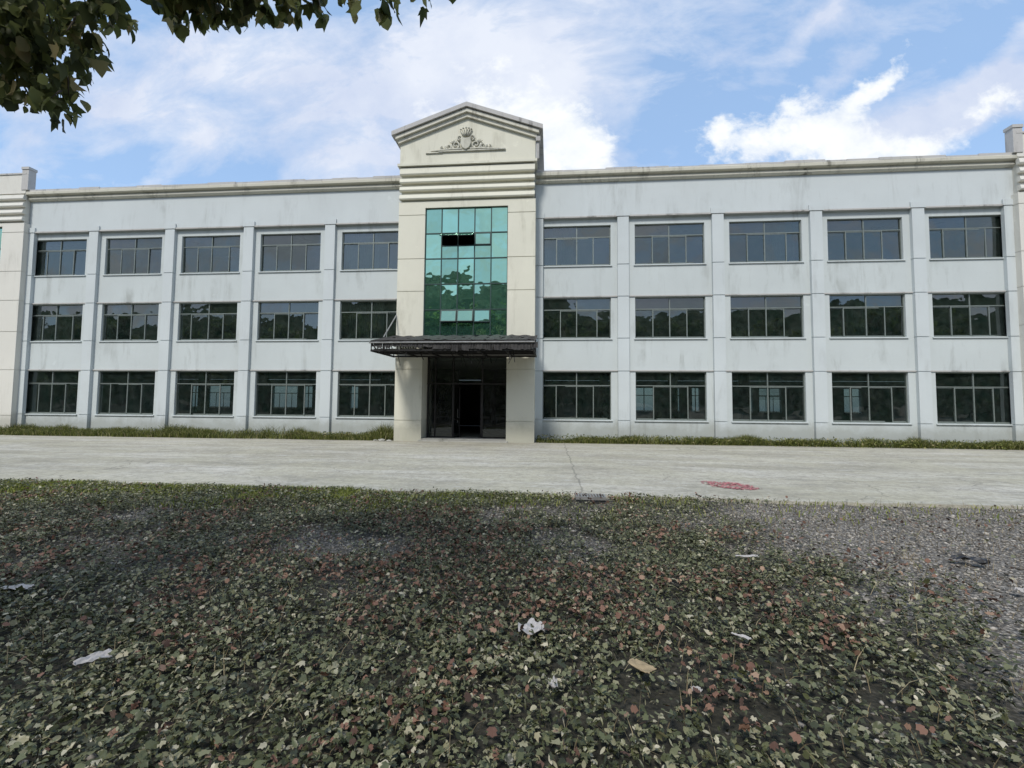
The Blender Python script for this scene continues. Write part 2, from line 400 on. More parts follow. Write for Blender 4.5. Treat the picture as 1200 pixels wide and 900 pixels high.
# weathered, uneven coping on the cornice
rr = random.Random(5)
for xa, xb in ((-28.95, -7.46), (-.79, 21.1)):
    cp = MB(); x = xa
    while x < xb-.05:
        x2 = min(xb, x+rr.uniform(.5, 1.6)); h = rr.uniform(.015, .075)
        cp.box(x, x2-.01, -.57+rr.uniform(0, .05), -.12, 13.36, 13.42+h); x = x2
    cp.build('coping', 'cap', bld)
# roof, floors, rear wall, interior
rf = MB(); rf.box(-36.5, 28.5, BACK+.01, 16, 12.3, 12.6); rf.box(-36.5, 28.5, 15.7, 16.0, 12.61, 13.2); rf.build('roof', 'cap', bld)
fl = MB()
for z in (4.05, 7.75): fl.box(-36.4, 28.4, BACK+.01, 15.7, z, z+.25)
fl.box(-36.4, 28.4, BACK+.01, 15.7, .03, .12)
fl.build('floor_slab', 'concrete_in', bld)
rw = MB()
op = sorted([(-39.5+3.2, -35), (-32.7, -31.9), (-31.0, -28.85), (-24.8, -22.5), (-21.95, -21.1), (-17.6, -16.9), (7.0, 8.5), (9.9, 10.6), (11.6, 12.2), (15.8, 16.4), (16.9, 18.6), (23.4, 24.7)])
x = -36.5; rg = []
for a, b in op:
    if a > x: rw.box(x, a, 15.7, 16, .13, 4.04)
    za, zb_ = 1.5, 3.45
    rw.box(a, b, 15.7, 16, .13, za); rw.box(a, b, 15.7, 16, zb_, 4.04)
    for q in range(1, int((b-a)/.55)): rw.box(a+(b-a)*q/int((b-a)/.55)-.02, a+(b-a)*q/int((b-a)/.55)+.02, 15.82, 15.86, 1.5, 2.8)
    q_ = MB(); q_.v = [(a, 15.9, 1.5), (b, 15.9, 1.5), (b, 15.9, 3.45), (a, 15.9, 3.45)]; q_.f = [(0, 1, 2, 3)]; rg.append(q_)
    rw.box((a+b)/2-.03, (a+b)/2+.03, 15.8, 15.88, 1.5, 3.45); rw.box(a, b, 15.8, 15.87, 2.8, 2.86)
    x = b
rw.box(x, 28.5, 15.7, 16, .13, 4.04); rw.box(-36.5, 28.5, 15.7, 16, 4.31, 7.74); rw.box(-36.5, 28.5, 15.7, 16, 8.01, 12.29)
rw.box(-36.5, -36.2, .13, 15.69, 0.13, 12.29); rw.box(28.2, 28.5, .13, 15.69, .13, 12.29)
rear = rw.build('rear_wall', 'concrete_in', bld); [q_.build('pane', 'glass', rear) for q_ in rg]
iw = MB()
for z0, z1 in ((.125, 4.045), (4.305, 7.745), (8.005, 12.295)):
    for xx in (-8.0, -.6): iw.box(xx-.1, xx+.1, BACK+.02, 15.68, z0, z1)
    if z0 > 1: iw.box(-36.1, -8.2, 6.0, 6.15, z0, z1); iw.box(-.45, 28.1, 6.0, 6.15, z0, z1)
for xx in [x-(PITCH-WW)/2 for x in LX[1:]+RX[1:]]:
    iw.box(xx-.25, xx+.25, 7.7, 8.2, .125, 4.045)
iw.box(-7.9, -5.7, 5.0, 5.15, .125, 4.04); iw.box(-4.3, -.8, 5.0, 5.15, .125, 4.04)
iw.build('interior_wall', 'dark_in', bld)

# --- entrance tower
TY = -1.2
TL, TR, GL, GR = -7.50, -.765, -6.165, -2.09
tw = MB()
for (a, b) in ((TL, GL), (GR, TR)):
    zc = [0.03, 1.06, 3.52, 7.32, 8.93, 11.11]
    for z0, z1 in zip(zc, zc[1:]):
        tw.box(a, b, TY, BACK+.3, z0, z1-.035); tw.box(a+.02, b-.02, TY+.025, BACK+.29, z1-.035, z1)
# upper body
tw.box(TL, GL, TY, BACK+.3, 11.111, 11.44); tw.box(GR, TR, TY, BACK+.3, 11.111, 11.44)
tw.box(TL, TR, TY, BACK+.3, 11.44, 11.76)
zr = [11.80, 12.23, 12.63, 13.04, 13.58]
for i, z in enumerate(zr[:-1]):
    z1 = zr[i+1]
    tw.box(TL+.10, TR-.10, TY+.06, BACK+.3, z-.04, z1-.04)
    
    n = MB()
    tw.profile_x([(TY+.07, z+.05), (TY-.09, z+.05), (TY-.12, z+.10), (TY-.07, z1-.13), (TY+.07, z1-.09)], TL+.04, TR-.04)
tower = tw.build('entrance_tower', 'cream', bld)
tb = MB(); mid = (TL+TR)/2
tb.prism([(TL+.02, 13.54), (TR-.02, 13.54), (TR-.02, 14.86), (mid, 16.05), (TL+.02, 14.86)], TY-.04, BACK+2.2)
tb.box(TL-.07, TR+.07, TY-.16, BACK+.25, 13.52, 13.64)
tb.build('gable_wall', 'cream', tower)
# raking cornice, stepped
rc = MB()
def rake(o0, o1, yf, yb, ext):
    # o0/o1 heights above the gable slope line
    for s in (-1, 1):
        xe = TL-ext if s < 0 else TR+ext
        dz = 14.86 - (16.05-14.86)/((TR-TL)/2)*ext
        pts = [(xe, dz+o0), (mid, 16.05+o0), (mid, 16.05+o1), (xe, dz+o1)]
        if s > 0: pts = pts[::-1]
        rc.prism(pts, yf, yb)
rake(-.17, .03, TY-.16, TY+.1, .06)
rake(.03, .19, TY-.27, TY+.1, .16)
rake(.19, .24, TY-.20, TY+.1, .12)
rc.build('gable_cornice', 'cornice', tower)
rc = MB(); rake(.24, .45, TY-.36, TY+.1, .34)
rc.build('gable_coping', 'cap', tower)
rs = MB()
for s in (-1, 1):
    xe = TL-.34 if s < 0 else TR+.34
    pts = [(xe, 15.02), (mid, 16.33), (mid, 16.52), (xe, 15.21)]
    rs.prism(pts if s < 0 else pts[::-1], TY+.101, BACK+2.4)
rs.build('gable_roof', 'cap', tower)
dp = MB(); dp.box(TR+.02, TR+.16, TY-.10, TY+.12, 13.66, 14.98); dp.box(TR+.0, TR+.22, TY-.18, TY+.14, 14.5, 14.72)
dp.build('corner_bracket', 'cap', tower)
# relief ornament: shield, crown and scrolls
orn = MB(); oy = TY-.06
def spiral(cx, cz, r, turns, start, dirn, rad, squash=1):
    pts = []; rd = []
    n = int(18*turns)
    for i in range(n+1):
        t = i/n; a = start+dirn*2*math.pi*turns*t; q = r*(1-t*.85)
        pts.append((cx+q*math.cos(a), oy-.03, cz+q*math.sin(a)*squash)); rd.append(rad*(1-.45*t))
    orn.tube(pts, rd, 6)
zb = 14.24; ox = -4.18
orn.box(ox-1.35, ox+1.95, oy-.05, oy+.02, zb-.06, zb); orn.box(ox-2.0, ox-1.15, oy-.03, oy+.02, zb-.11, zb-.05)
for s in (-1, 1):
    spiral(ox+s*.50, zb+.26, .24, 1.5, math.pi/2-s*1.4, -s, .05)
    spiral(ox+s*.86, zb+.19, .17, 1.4, math.pi/2-s*1.2, -s, .042)
    spiral(ox+s*1.17, zb+.12, .11, 1.3, math.pi/2, -s, .034)
    spiral(ox+s*.30, zb+.62, .14, 1.3, -math.pi/2, s, .038)
    orn.tube([(ox+s*.2, oy-.03, zb+.05), (ox+s*.7, oy-.03, zb+.06), (ox+s*1.3, oy-.03, zb+.03), (ox+s*1.75, oy-.02, zb+.0)], [.05, .045, .04, .02], 6)
    for q in range(5):
        a = R(20+q*32); orn.tube([(ox+s*.62, oy-.02, zb+.36), (ox+s*(.62+.22*math.cos(a)), oy-.05, zb+.36+.22*math.sin(a))], [.045, .012], 5)
for q in range(5):
    a = R(50+q*20); c_, s_ = math.cos(a), math.sin(a)
    orn.tube([(ox+.12*c_*1.6, oy-.03, zb+.70), (ox+.34*c_*1.2, oy-.05, zb+.72+.34*s_)], [.04, .025], 6)
    orn.tube([(ox+.34*c_*1.2-.03, oy-.05, zb+.75+.34*s_), (ox+.34*c_*1.2+.03, oy-.05, zb+.79+.34*s_)], [.05, .045], 6)
orn.build('relief_ornament', 'ornament', tower, smooth=True)
sh = MB(); sh.prism([(ox-.24, zb+.62), (ox-.26, zb+.30), (ox-.15, zb+.08), (ox, zb+.0), (ox+.15, zb+.08), (ox+.26, zb+.30), (ox+.24, zb+.62), (ox, zb+.56)], oy-.11, oy+.02)
sh.build('shield', 'ornament', tower, bevel=.02)

# --- teal curtain window (5 x 5) with three small opening lights
def curtain_window(x0, x1, zs, y, parent, holes=(), cols=5):
    f = MB(); xs = [x0+(x1-x0)*i/cols for i in range(cols+1)]
    for i, xx in enumerate(xs):
        e = .035 if i in (0, cols) else .022
        f.box(xx-e, xx+e, y-.05, y+.05, zs[0], zs[-1])
    for j, zz in enumerate(zs):
        for i in range(cols): f.box(xs[i]+.023, xs[i+1]-.023, y-.045, y+.045, zz-.022 if j else zz, zz+.022)
    p = MB()
    def quad(a, b, z0, z1, yy, ax=None, az=None):
        ax = random.uniform(-.016, .016) if ax is None else ax; az = random.uniform(-.011, .011) if az is None else az; n = len(p.v)
        for (xx, z) in ((a, z0), (b, z0), (b, z1), (a, z1)): p.v.append((xx, yy+(xx-(a+b)/2)*ax+(z-(z0+z1)/2)*az, z))
        p.f.append((n, n+1, n+2, n+3))
    for j in range(len(zs)-1):
        for i in range(cols):
            if (i, j) in holes:
                zm = zs[j]+(zs[j+1]-zs[j])*.5
                f.box(xs[i]+.02, xs[i+1]-.02, y-.03, y+.03, zm-.02, zm+.02)
                quad(xs[i], xs[i+1], zs[j], zm, y)
            else: quad(xs[i], xs[i+1], zs[j], zs[j+1], y)
    cw = f.build('curtain_window', 'darkteal', parent)
    p.build('pane', 'teal', cw)
    for (i, j) in holes:
        zm = zs[j]+(zs[j+1]-zs[j])*.5; ztop = zs[j+1]; opn = holes[(i, j)]
        s = MB(); w = xs[i+1]-xs[i]-.05; h = ztop-zm-.04
        for a, b, c_, d in ((0, w, 0, .035), (0, w, h-.035, h), (0, .035, .035, h-.035), (w-.035, w, .035, h-.035)): s.box(a, b, -.02, .02, c_-h, d-h)
        ob = s.build('opening_sash', 'darkteal', None, None)
        gq = MB(); gq.v = [(.03, 0, .03-h), (w-.03, 0, .03-h), (w-.03, 0, -.03), (.03, 0, -.03)]; gq.f = [(0, 1, 2, 3)]
        # bake the tilt into the mesh so the part stays a plain translation
        for mesh in (ob.data,):
            mesh.transform(Matrix.Translation((xs[i]+.025, y-.03, ztop-.02)) @ Matrix.Rotation(R(-opn), 4, 'X'))
        setparent(ob, cw)
        mm = bpy.data.meshes.new('sash_glass'); mm.from_pydata(gq.v, [], gq.f); mm.materials.append(M['teal'])
        mm.transform(Matrix.Translation((xs[i]+.025, y-.03, ztop-.02)) @ Matrix.Rotation(R(-opn), 4, 'X'))
        # glass joined into the sash as its second material
        me = ob.data; nv = len(me.vertices)
        V = [v.co[:] for v in me.vertices]+[v.co[:] for v in mm.vertices]; F = [tuple(q.vertices) for q in me.polygons]+[(nv, nv+1, nv+2, nv+3)]
        nm = bpy.data.meshes.new('opening_sash'); nm.from_pydata(V, [], F); nm.materials.append(M['darkteal']); nm.materials.append(M['teal'])
        nm.polygons[len(F)-1].material_index = 1
        ob.data = nm
    return cw
M['darkteal'] = simple('dark_green_frame', (.03, .06, .055), .5, .4, .2, .3)
zs = [5.14, 6.40, 7.66, 8.92, 10.18, 11.44]
zs = [5.14+(11.44-5.14)*i/5 for i in range(6)]
curtain_window(GL, GR, zs, TY+.12, bld, {(1, 3): 61, (2, 3): 60, (3, 3): 3, (1, 0): 12.5, (2, 0): 13, (3, 0): 3})
# floor edge behind the curtain wall and beam over the entrance
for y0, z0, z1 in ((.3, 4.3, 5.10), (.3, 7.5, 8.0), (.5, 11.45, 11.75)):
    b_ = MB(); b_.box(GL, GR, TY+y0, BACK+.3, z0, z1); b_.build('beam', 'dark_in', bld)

# --- entrance doors
ed = MB(); ey = -.25
for xx in (GL+.05, GL+.42, GL+1.32, GR-1.28, GR-.05): ed.box(xx-.035, xx+.035, ey-.04, ey+.04, .14, 4.28)
for zz in (2.86, 4.2): ed.box(GL, GR, ey-.03, ey+.045, zz-.04, zz+.04)
ed.box(GL, GL+1.3, ey-.03, ey+.03, .14, .24); ed.box(GR-1.3, GR, ey-.03, ey+.03, .14, .24)
ent = ed.build('entrance_screen', 'darkmetal', bld)
eg = MB()
for a, b, z0, z1 in ((GL+.08, GL+.38, .24, 2.82), (GL+.46, GL+1.28, .24, 2.82), (GR-1.24, GR-.08, .24, 2.82), (GL+.08, GR-.08, 2.9, 4.16)):
    n = len(eg.v); eg.v += [(a, ey, z0), (b, ey, z0), (b, ey, z1), (a, ey, z1)]; eg.f.append((n, n+1, n+2, n+3))
eg.build('pane', 'doorglass', ent)
for s, hx in ((1, GL+1.36), (-1, GR-1.32)):
    d = MB(); ang = R(78)
    ex = hx+s*.72*math.cos(ang); eyy = ey+.72*math.sin(ang)
    for z in (.2, 1.1, 2.75): d.bar((hx, ey, z), (ex, eyy, z), .04, .09)
    d.bar((hx, ey, .16), (hx, ey, 2.8), .05); d.bar((ex, eyy, .16), (ex, eyy, 2.8), .05)
    dl = d.build('door_leaf', 'darkmetal', ent)
    hd = MB(); hx2 = hx+s*.62*math.cos(ang); hy2 = ey+.62*math.sin(ang)
    hd.tube([(hx2-s*.06, hy2, .9), (hx2-s*.06, hy2, 1.6)], [.018, .018], 6); hd.tube([(hx2, hy2, .95), (hx2-s*.06, hy2, .95)], [.012, .012], 5); hd.tube([(hx2, hy2, 1.55), (hx2-s*.06, hy2, 1.55)], [.012, .012], 5)
    hd.build('door_handle', 'greysteel', ent)
st = MB(); st.box(GL-.1, GR+.1, TY-.22, -.0, .03, .12)
st.box(GL+.0, GR-.0, TY+.02, -.0, .12, .18)
st.build('doorstep', 'cap', bld, bevel=.012)

# --- canopy on steel trusses
CL, CR, CY0, CY1 = -7.55, -.70, -4.0, TY-.02
def ztop(y): return 5.12+(y-CY1)/(CY0-CY1)*(4.46-5.12)
can = MB()
ribs = [CL+(CR-CL)*i/6 for i in range(7)]
for i, xx in enumerate(ribs):
    w = .07
    can.bar((xx, CY1, ztop(CY1)-.08), (xx, CY0, ztop(CY0)-.06), w, .08)
    can.bar((xx, CY1, 4.10), (xx, CY0, 4.02+.02), w, .08)
    for t0, t1 in ((0, .25), (.25, .5), (.5, .75), (.75, 1)):
        y0 = CY1+(CY0-CY1)*t0; y1 = CY1+(CY0-CY1)*t1
        can.bar((xx, y0, 4.09), (xx, y1, ztop(y1)-.09), .035); can.bar((xx, y1, 4.07), (xx, y1, ztop(y1)-.08), .035)
for y, z in ((CY0, 4.44), (CY0, 4.05), (-2.6, 4.08), (-2.6, 4.74), (CY1-.1, 4.10), (-3.3, 4.06)):
    can.bar((CL, y, z), (CR, y, z), .07, .07)
canopy = can.build('canopy', 'rust', bld)
sh = MB(); rr = random.Random(3)
nx, ny = 40, 10
for j in range(ny+1):
    for i in range(nx+1):
        x = CL-.08+(CR-CL+.16)*i/nx; y = CY1-(CY1-CY0+.12)*j/ny
        sh.v.append((x, y + (rr.uniform(-.05, .09) if j == ny else 0), ztop(y)+.03*math.sin(i*1.57)+rr.uniform(-.02, .02)))
for j in range(ny):
    for i in range(nx):
        if rr.random() < (.04, .18)[j > 7] : continue
        a = j*(nx+1)+i; sh.f.append((a, a+nx+1, a+nx+2, a+1))
sh.build('canopy_sheet', 'sheet', canopy)
fs = MB(); fs.box(CL-.02, CR+.02, CY0-.08, CY0-.03, 4.37, 4.45)
fs.build('fascia', 'rust', canopy)
rr = random.Random(31); x = CL
while x < CR-.1:
    w_ = rr.uniform(.12, .5); l_ = rr.choice((.16, .22, .28, .32))*rr.uniform(.85, 1.1)
    if True:
        t_ = MB(); n_ = 5
        for i in range(n_+1): t_.v += [(x+w_*i/n_, CY0-.055-.02*(i % 2), 4.37), (x+w_*i/n_, CY0-.05-.03*(i % 2)-rr.uniform(0, .05), 4.37-l_-rr.uniform(0, .05))]
        for i in range(n_): t_.f.append((2*i, 2*i+2, 2*i+3, 2*i+1))
        t_.build('torn_sheet', 'sheet', canopy)
    x += w_
ff = MB(); ff.tube([(CL-.05, CY0-.12, 4.36), (CR+.05, CY0-.12, 4.37)], [.032, .032], 7)
ff.build('front_pipe', 'greysteel', canopy)
sf = MB()
for i in range(6):
    for j in range(3):
        if (i, j) in ((0, 0), (0, 1), (3, 2)): continue
        y0 = CY1-.1-(CY1-CY0-.2)*j/3; y1 = CY1-.1-(CY1-CY0-.2)*(j+1)/3
        sf.box(ribs[i]+.05, ribs[i+1]-.05, y1+.02, y0-.02, 4.12, 4.135)
sf.build('soffit', 'ceil', canopy)
rr = random.Random(9)
for i in range(16):
    x = rr.uniform(CL+.2, CR-.2); y = rr.uniform(CY0+.1, CY1-.3); l = rr.uniform(.2, .75)
    hang = MB(); hang.bar((x, y, 4.05), (x+rr.uniform(-.35, .35), y+rr.uniform(-.3, .3), 4.05-l), rr.uniform(.02, .05), .01)
    hang.build('hanging_strip', 'rust', canopy)
for xx in (CL+.05,):
    tr_ = MB(); tr_.tube([(xx, TY-.02, 6.12), (xx-.02, -2.75, 4.80)], [.03, .03], 7); tr_.build('tie_rod', 'greysteel', canopy)

# --- end towers, flatter against the facade
def end_tower(x0, x1, side):
    y = YU-.30; m = MB()
    gw0, gw1 = (x0+1.33, x1-1.33)
    for (a, b) in ((x0, gw0), (gw1, x1)):
        zc = [0.03, 1.06, 3.52, 5.6, 7.32, 8.93, 11.11]
        for z0, z1 in zip(zc, zc[1:]):
            m.box(a, b, y, BACK+.3, z0, z1-.035); m.box(a+.02, b-.02, y+.025, BACK+.29, z1-.035, z1)
    m.box(x0, gw0, y, BACK+.3, 11.11, 11.44); m.box(gw1, x1, y, BACK+.3, 11.11, 11.44)
    m.box(x0, x1, y, BACK+.3, 11.44, 11.62)
    zr = [11.66, 12.06, 12.46, 12.86, 13.30]
    for i in range(4):
        m.box(x0+.1, x1-.1, y+.06, BACK+.3, zr[i]-.04, zr[i+1]-.04)
        m.profile_x([(y+.07, zr[i]+.05), (y-.08, zr[i]+.05), (y-.11, zr[i]+.10), (y-.07, zr[i+1]-.13), (y+.07, zr[i+1]-.09)], x0+.04, x1-.04)
    m.box(x0+.02, x1-.02, y-.03, y+.25, 13.26, 14.33)
    t = m.build('end_tower', 'cream2', bld)
    c_ = MB(); c_.box(x0+.0, x1-.0, y-.07, y+.28, 14.33, 14.41); c_.build('coping', 'cap', t)
    p = MB(); xa = x1-.26 if side < 0 else x0-.14
    p.box(xa, xa+.40, y-.06, y+.30, 13.45, 14.60); p.box(xa-.03, xa+.43, y-.09, y+.33, 14.60, 14.74)
    p.build('corner_post', 'cap', t)
    zz = [2.9+(11.44-2.9)*i/7 for i in range(8)]
    curtain_window(gw0, gw1, zz, y+.15, t)
    d = MB(); d.box(gw0, gw1, y+.2, BACK+.3, 0.03, 2.9); d.build('shutter', 'greysteel', t)
end_tower(-28.88-6.73, -28.88, -1)
end_tower(21.0, 21.0+6.73, 1)

# ---------------------------------------------------------------- leaves and stones in bulk
def bulk(name, V, F, mat, smooth=True, fsize=4):
    V = np.asarray(V, dtype=np.float32).reshape(-1, 3); F = np.asarray(F, dtype=np.int32).reshape(-1, fsize)
    me = bpy.data.meshes.new(name)
    me.vertices.add(len(V)); me.vertices.foreach_set('co', V.ravel())
    me.loops.add(F.size); me.loops.foreach_set('vertex_index', F.ravel())
    me.polygons.add(len(F)); me.polygons.foreach_set('loop_start', np.arange(0, F.size, fsize, dtype=np.int32))
    me.polygons.foreach_set('loop_total', np.full(len(F), fsize, dtype=np.int32))
    me.update(calc_edges=True); me.validate()
    if smooth: me.shade_smooth()
    return me
def rotmats(yaw, pitch, roll):
    cy, sy, cp, sp, cr, sr = np.cos(yaw), np.sin(yaw), np.cos(pitch), np.sin(pitch), np.cos(roll), np.sin(roll)
    Rm = np.empty((len(yaw), 3, 3))
    Rm[:, 0, 0] = cy*cp; Rm[:, 0, 1] = cy*sp*sr-sy*cr; Rm[:, 0, 2] = cy*sp*cr+sy*sr
    Rm[:, 1, 0] = sy*cp; Rm[:, 1, 1] = sy*sp*sr+cy*cr; Rm[:, 1, 2] = sy*sp*cr-cy*sr
    Rm[:, 2, 0] = -sp; Rm[:, 2, 1] = cp*sr; Rm[:, 2, 2] = cp*cr
    return Rm
def tmpl(outline, mids, quads, tris):
    # outline: left side points; mirrored for the right side; mids lie on the midrib
    l = len(outline); V = [(x, 0, z) for x, z in mids]+[(x, y, z) for x, y, z in outline]+[(x, -y, z) for x, y, z in outline]
    k = len(mids)
    def mir(f): return tuple((v+l if v >= k else v) for v in reversed(f))
    return np.array(V, float), np.array([q for f in quads for q in (f, mir(f))]), np.array([t for f in tris for t in (f, mir(f))])
# ovate leaf: midrib 0..3, side 4..6
OVATE = tmpl([(.16, .24, .05), (.44, .34, .06), (.74, .24, .03)], [(0, 0), (.4, -.02), (.72, -.04), (1, -.12)], [(0, 1, 5, 4), (1, 2, 6, 5)], [(2, 3, 6)])
# three-lobed leaf with pointed tips: midrib 0..3, side 4..10
LOBED = tmpl([(-.04, .20, .02), (.02, .47, -.05), (.20, .34, .03), (.34, .40, .02), (.56, .50, -.06), (.56, .27, .02), (.80, .15, -.03)], [(0, 0), (.3, -.01), (.62, -.04), (1.08, -.16)],
             [(0, 1, 6, 4), (1, 2, 9, 7), (2, 3, 10, 9)], [(4, 6, 5), (1, 7, 6), (7, 9, 8)])
# withered leaf: bent blade with a torn, uneven edge
RAGGED = tmpl([(.06, .16, .10), (.22, .36, -.04), (.40, .24, .10), (.58, .38, .02), (.78, .18, .14)], [(0, 0), (.34, -.05), (.66, .06), (1, -.10)],
              [(0, 1, 6, 4), (1, 2, 8, 6)], [(4, 6, 5), (6, 8, 7), (2, 3, 8)])
NARROW = tmpl([(.22, .13, .05), (.50, .19, .0), (.78, .12, .05)], [(0, 0), (.34, -.05), (.66, -.08), (1.15, -.24)], [(0, 1, 5, 4), (1, 2, 6, 5)], [(2, 3, 6)])
def leaves(name, P, size, pitch_sd, mat, roll_sd=.5, wid=1.0, tm=OVATE, down=0.0, yaw=None):
    n = len(P); TV, QD, TRI = tm
    yaw = rng.uniform(0, 2*np.pi, n) if yaw is None else yaw; pt = rng.normal(0, pitch_sd, n)+down; rl = rng.normal(0, roll_sd, n)
    Rm = rotmats(yaw, pt, rl)
    s = (np.asarray(size)*np.ones(n)).reshape(-1, 1, 1)
    jit = np.ones((n, 1, 3)); jit[:, 0, 1] = rng.uniform(.45, 1.3, n)*wid; jit[:, 0, 2] = rng.uniform(-.5, 2.5, n)
    V = (np.einsum('nij,nkj->nki', Rm, TV[None]*jit*s)+P[:, None, :]).reshape(-1, 3)
    k = len(TV)
    qs = (QD[None]+(np.arange(n)*k)[:, None, None]).reshape(-1, 4); ts = (TRI[None]+(np.arange(n)*k)[:, None, None]).reshape(-1, 3)
    me = bpy.data.meshes.new(name); me.vertices.add(len(V)); me.vertices.foreach_set('co', V.astype(np.float32).ravel())
    loops = np.concatenate([qs.ravel(), ts.ravel()]).astype(np.int32)
    me.loops.add(len(loops)); me.loops.foreach_set('vertex_index', loops)
    st_ = np.concatenate([np.arange(len(qs))*4, len(qs)*4+np.arange(len(ts))*3]).astype(np.int32)
    tt = np.concatenate([np.full(len(qs), 4), np.full(len(ts), 3)]).astype(np.int32)
    me.polygons.add(len(st_)); me.polygons.foreach_set('loop_start', st_); me.polygons.foreach_set('loop_total', tt)
    me.update(calc_edges=True); me.shade_smooth(); me.materials.append(M[mat]); return me
def blades(name, x, y, z, h, mat, w=.006, lean=.4):
    n = len(x); a = rng.uniform(0, 2*np.pi, n); l = rng.uniform(.1, lean, n)*h; b = rng.uniform(0, 2*np.pi, n)
    dx, dy = np.cos(a)*w, np.sin(a)*w; lx, ly = np.cos(b)*l, np.sin(b)*l
    P = np.stack([x, y, z], 1); W = np.stack([dx, dy, dx*0], 1); Lm = np.stack([lx*.35, ly*.35, h*.6], 1); Lt = np.stack([lx, ly, h], 1)
    V = np.stack([P-W, P+W, P+Lm+W*.8, P+Lm-W*.8, P+Lt+W*.15, P+Lt-W*.15], 1).reshape(-1, 3)
    F = (np.array([(0, 1, 2, 3), (3, 2, 4, 5)])[None]+(np.arange(n)*6)[:, None, None]).reshape(-1, 4)
    me = bulk(name, V, F, mat); me.materials.append(M[mat]); return me
# smooth value noise used to place patches
_g = rng.random((8, 96, 96))
def vnoise(x, y, s, k=0):
    x = x*s+31.7; y = y*s+57.3; xi = np.floor(x).astype(int); yi = np.floor(y).astype(int); fx = x-xi; fy = y-yi
    fx = fx*fx*(3-2*fx); fy = fy*fy*(3-2*fy); G = _g[k]
    a = G[xi % 96, yi % 96]; b = G[(xi+1) % 96, yi % 96]; c_ = G[xi % 96, (yi+1) % 96]; d = G[(xi+1) % 96, (yi+1) % 96]
    return (a*(1-fx)+b*fx)*(1-fy)+(c_*(1-fx)+d*fx)*fy
def fbm(x, y, s, k=0): return .55*vnoise(x, y, s, k)+.3*vnoise(x, y, s*2.1, k+1)+.15*vnoise(x, y, s*4.3, k+2)
def gravelness(x, y):
    xb = np.interp(y, [-21, -20, -19, -17.6, -16, -14.8, -13.5], [1.7, 2.0, 2.4, 3.3, 2.7, 2.2, 3.0])
    a = 1/(1+np.exp(-(x-xb+(fbm(x, y, 1.0, 0)-.5)*3.0+(fbm(x, y, 4, 2)-.5)*1.2)*3.2))*.96
    p = 1/(1+np.exp(-(fbm(x, y, .9, 3)-.645+.05*np.exp(-((x-.3)/1.6)**2-((y+16)/1.8)**2))*45))*.8*np.interp(y, [-18.9, -17.0], [.3, 1])
    return np.maximum(a, p)
def sample(n, x0, x1, y0, y1):
    # more samples close to the lens path where leaves are seen individually
    x = rng.uniform(x0, x1, n); y = rng.uniform(y0, y1, n)
    cx = (x+1.8*(y+22)/8)*0
    return x, y
def mound(x, y): return .05*fbm(x, y, .6, 2)
def fan(n):
    # ground points across the planted strip, uniform per area, thinned with distance sideways
    y = rng.uniform(-22.5, -13.6, n); half = 2.2+(y+22.5)*1.75
    x = -.2 + rng.uniform(-1, 1, n)*(half+1.5) - (y+22)*.09
    return x, y, (half+1.5)
# dense ground cover
def cover(n):
    x, y, w = fan(n); keep = rng.random(n) < w/w.max()
    return x[keep], y[keep]
x, y = cover(430000)
x2, y2 = cover(420000); k = y2 < np.interp(rng.random(len(y2)), [0, 1], [-19.6, -16.8]); x, y = np.append(x, x2[k]), np.append(y, y2[k])
G_ = gravelness(x, y)
dens = np.clip(1.0-1.15*G_, .02, 1)
lump = fbm(x, y, 2.6, 1)
dens *= np.clip(.55+1.8*(lump-.30), .45, 1)
# bare dark soil by the cardboard
bare = np.exp(-(((x-.75)/.75)**2+((y+19.35)/.38)**2)); dens *= 1-.65*bare
dens *= np.where(y > -14.6, .75, 1)
x3, y3 = cover(260000); k3 = (y3 > -17.6) & (rng.random(len(x3)) < np.clip(1.05-gravelness(x3, y3)*1.15, .03, 1)*np.where(y3 > -14.4, .7, 1))
x, y, dens, lump = np.append(x, x3[k3]), np.append(y, y3[k3]), np.append(dens, np.ones(k3.sum())), np.append(lump, fbm(x3[k3], y3[k3], 2.6, 1))
clear = (x > .38) & (x < 1.05) & (y > -14.25)
k = (rng.random(len(x)) < dens) & ~clear; x, y, lump = x[k], y[k], lump[k]
h = .015+rng.random(len(x))**1.1*(.02+.17*np.clip(lump-.15, 0, 1))
z = mound(x, y)+h
sz = rng.uniform(.018, .052, len(x))*rng.uniform(.7, 1.05, len(x))
lo = rng.random(len(x)) < .62; t3 = rng.random(len(x))
def cover_leaves(name, k, pitch, mat, tm): return leaves(name, np.stack([x[k], y[k], z[k]], 1), sz[k]*1.1, pitch, mat, .5, 1.1, tm)
# plants: every kept point seeds one whorl of 5-6 leaves that rise from a common stem
kp = np.flatnonzero(~lo); kp = kp[rng.random(len(kp)) < .20]
nl = 6; px_ = np.repeat(x[kp], nl); py_ = np.repeat(y[kp], nl); ph_ = np.repeat(h[kp], nl)
a = np.tile(np.arange(nl)*2.4, len(kp))+np.repeat(rng.uniform(0, 6.28, len(kp)), nl)+rng.normal(0, .3, len(kp)*nl)
tier = np.tile(np.arange(nl)/nl, len(kp)); q = .006+.014*(1-tier)
PP = np.stack([px_+np.cos(a)*q, py_+np.sin(a)*q, mound(px_, py_)+ph_*(.35+.75*tier)], 1)
PS = np.repeat(rng.uniform(.022, .05, len(kp)), nl)*(1.15-.5*tier)*rng.uniform(.8, 1.15, len(kp)*nl)
me = leaves('ground_cover', PP, PS, .34, 'cover', .45, .9, down=-.12, yaw=a)
gc = tag(link('ground_cover', me, None), 'low green leafy ground cover spread over the soil in front of the yard', 'ground cover', kind='stuff')
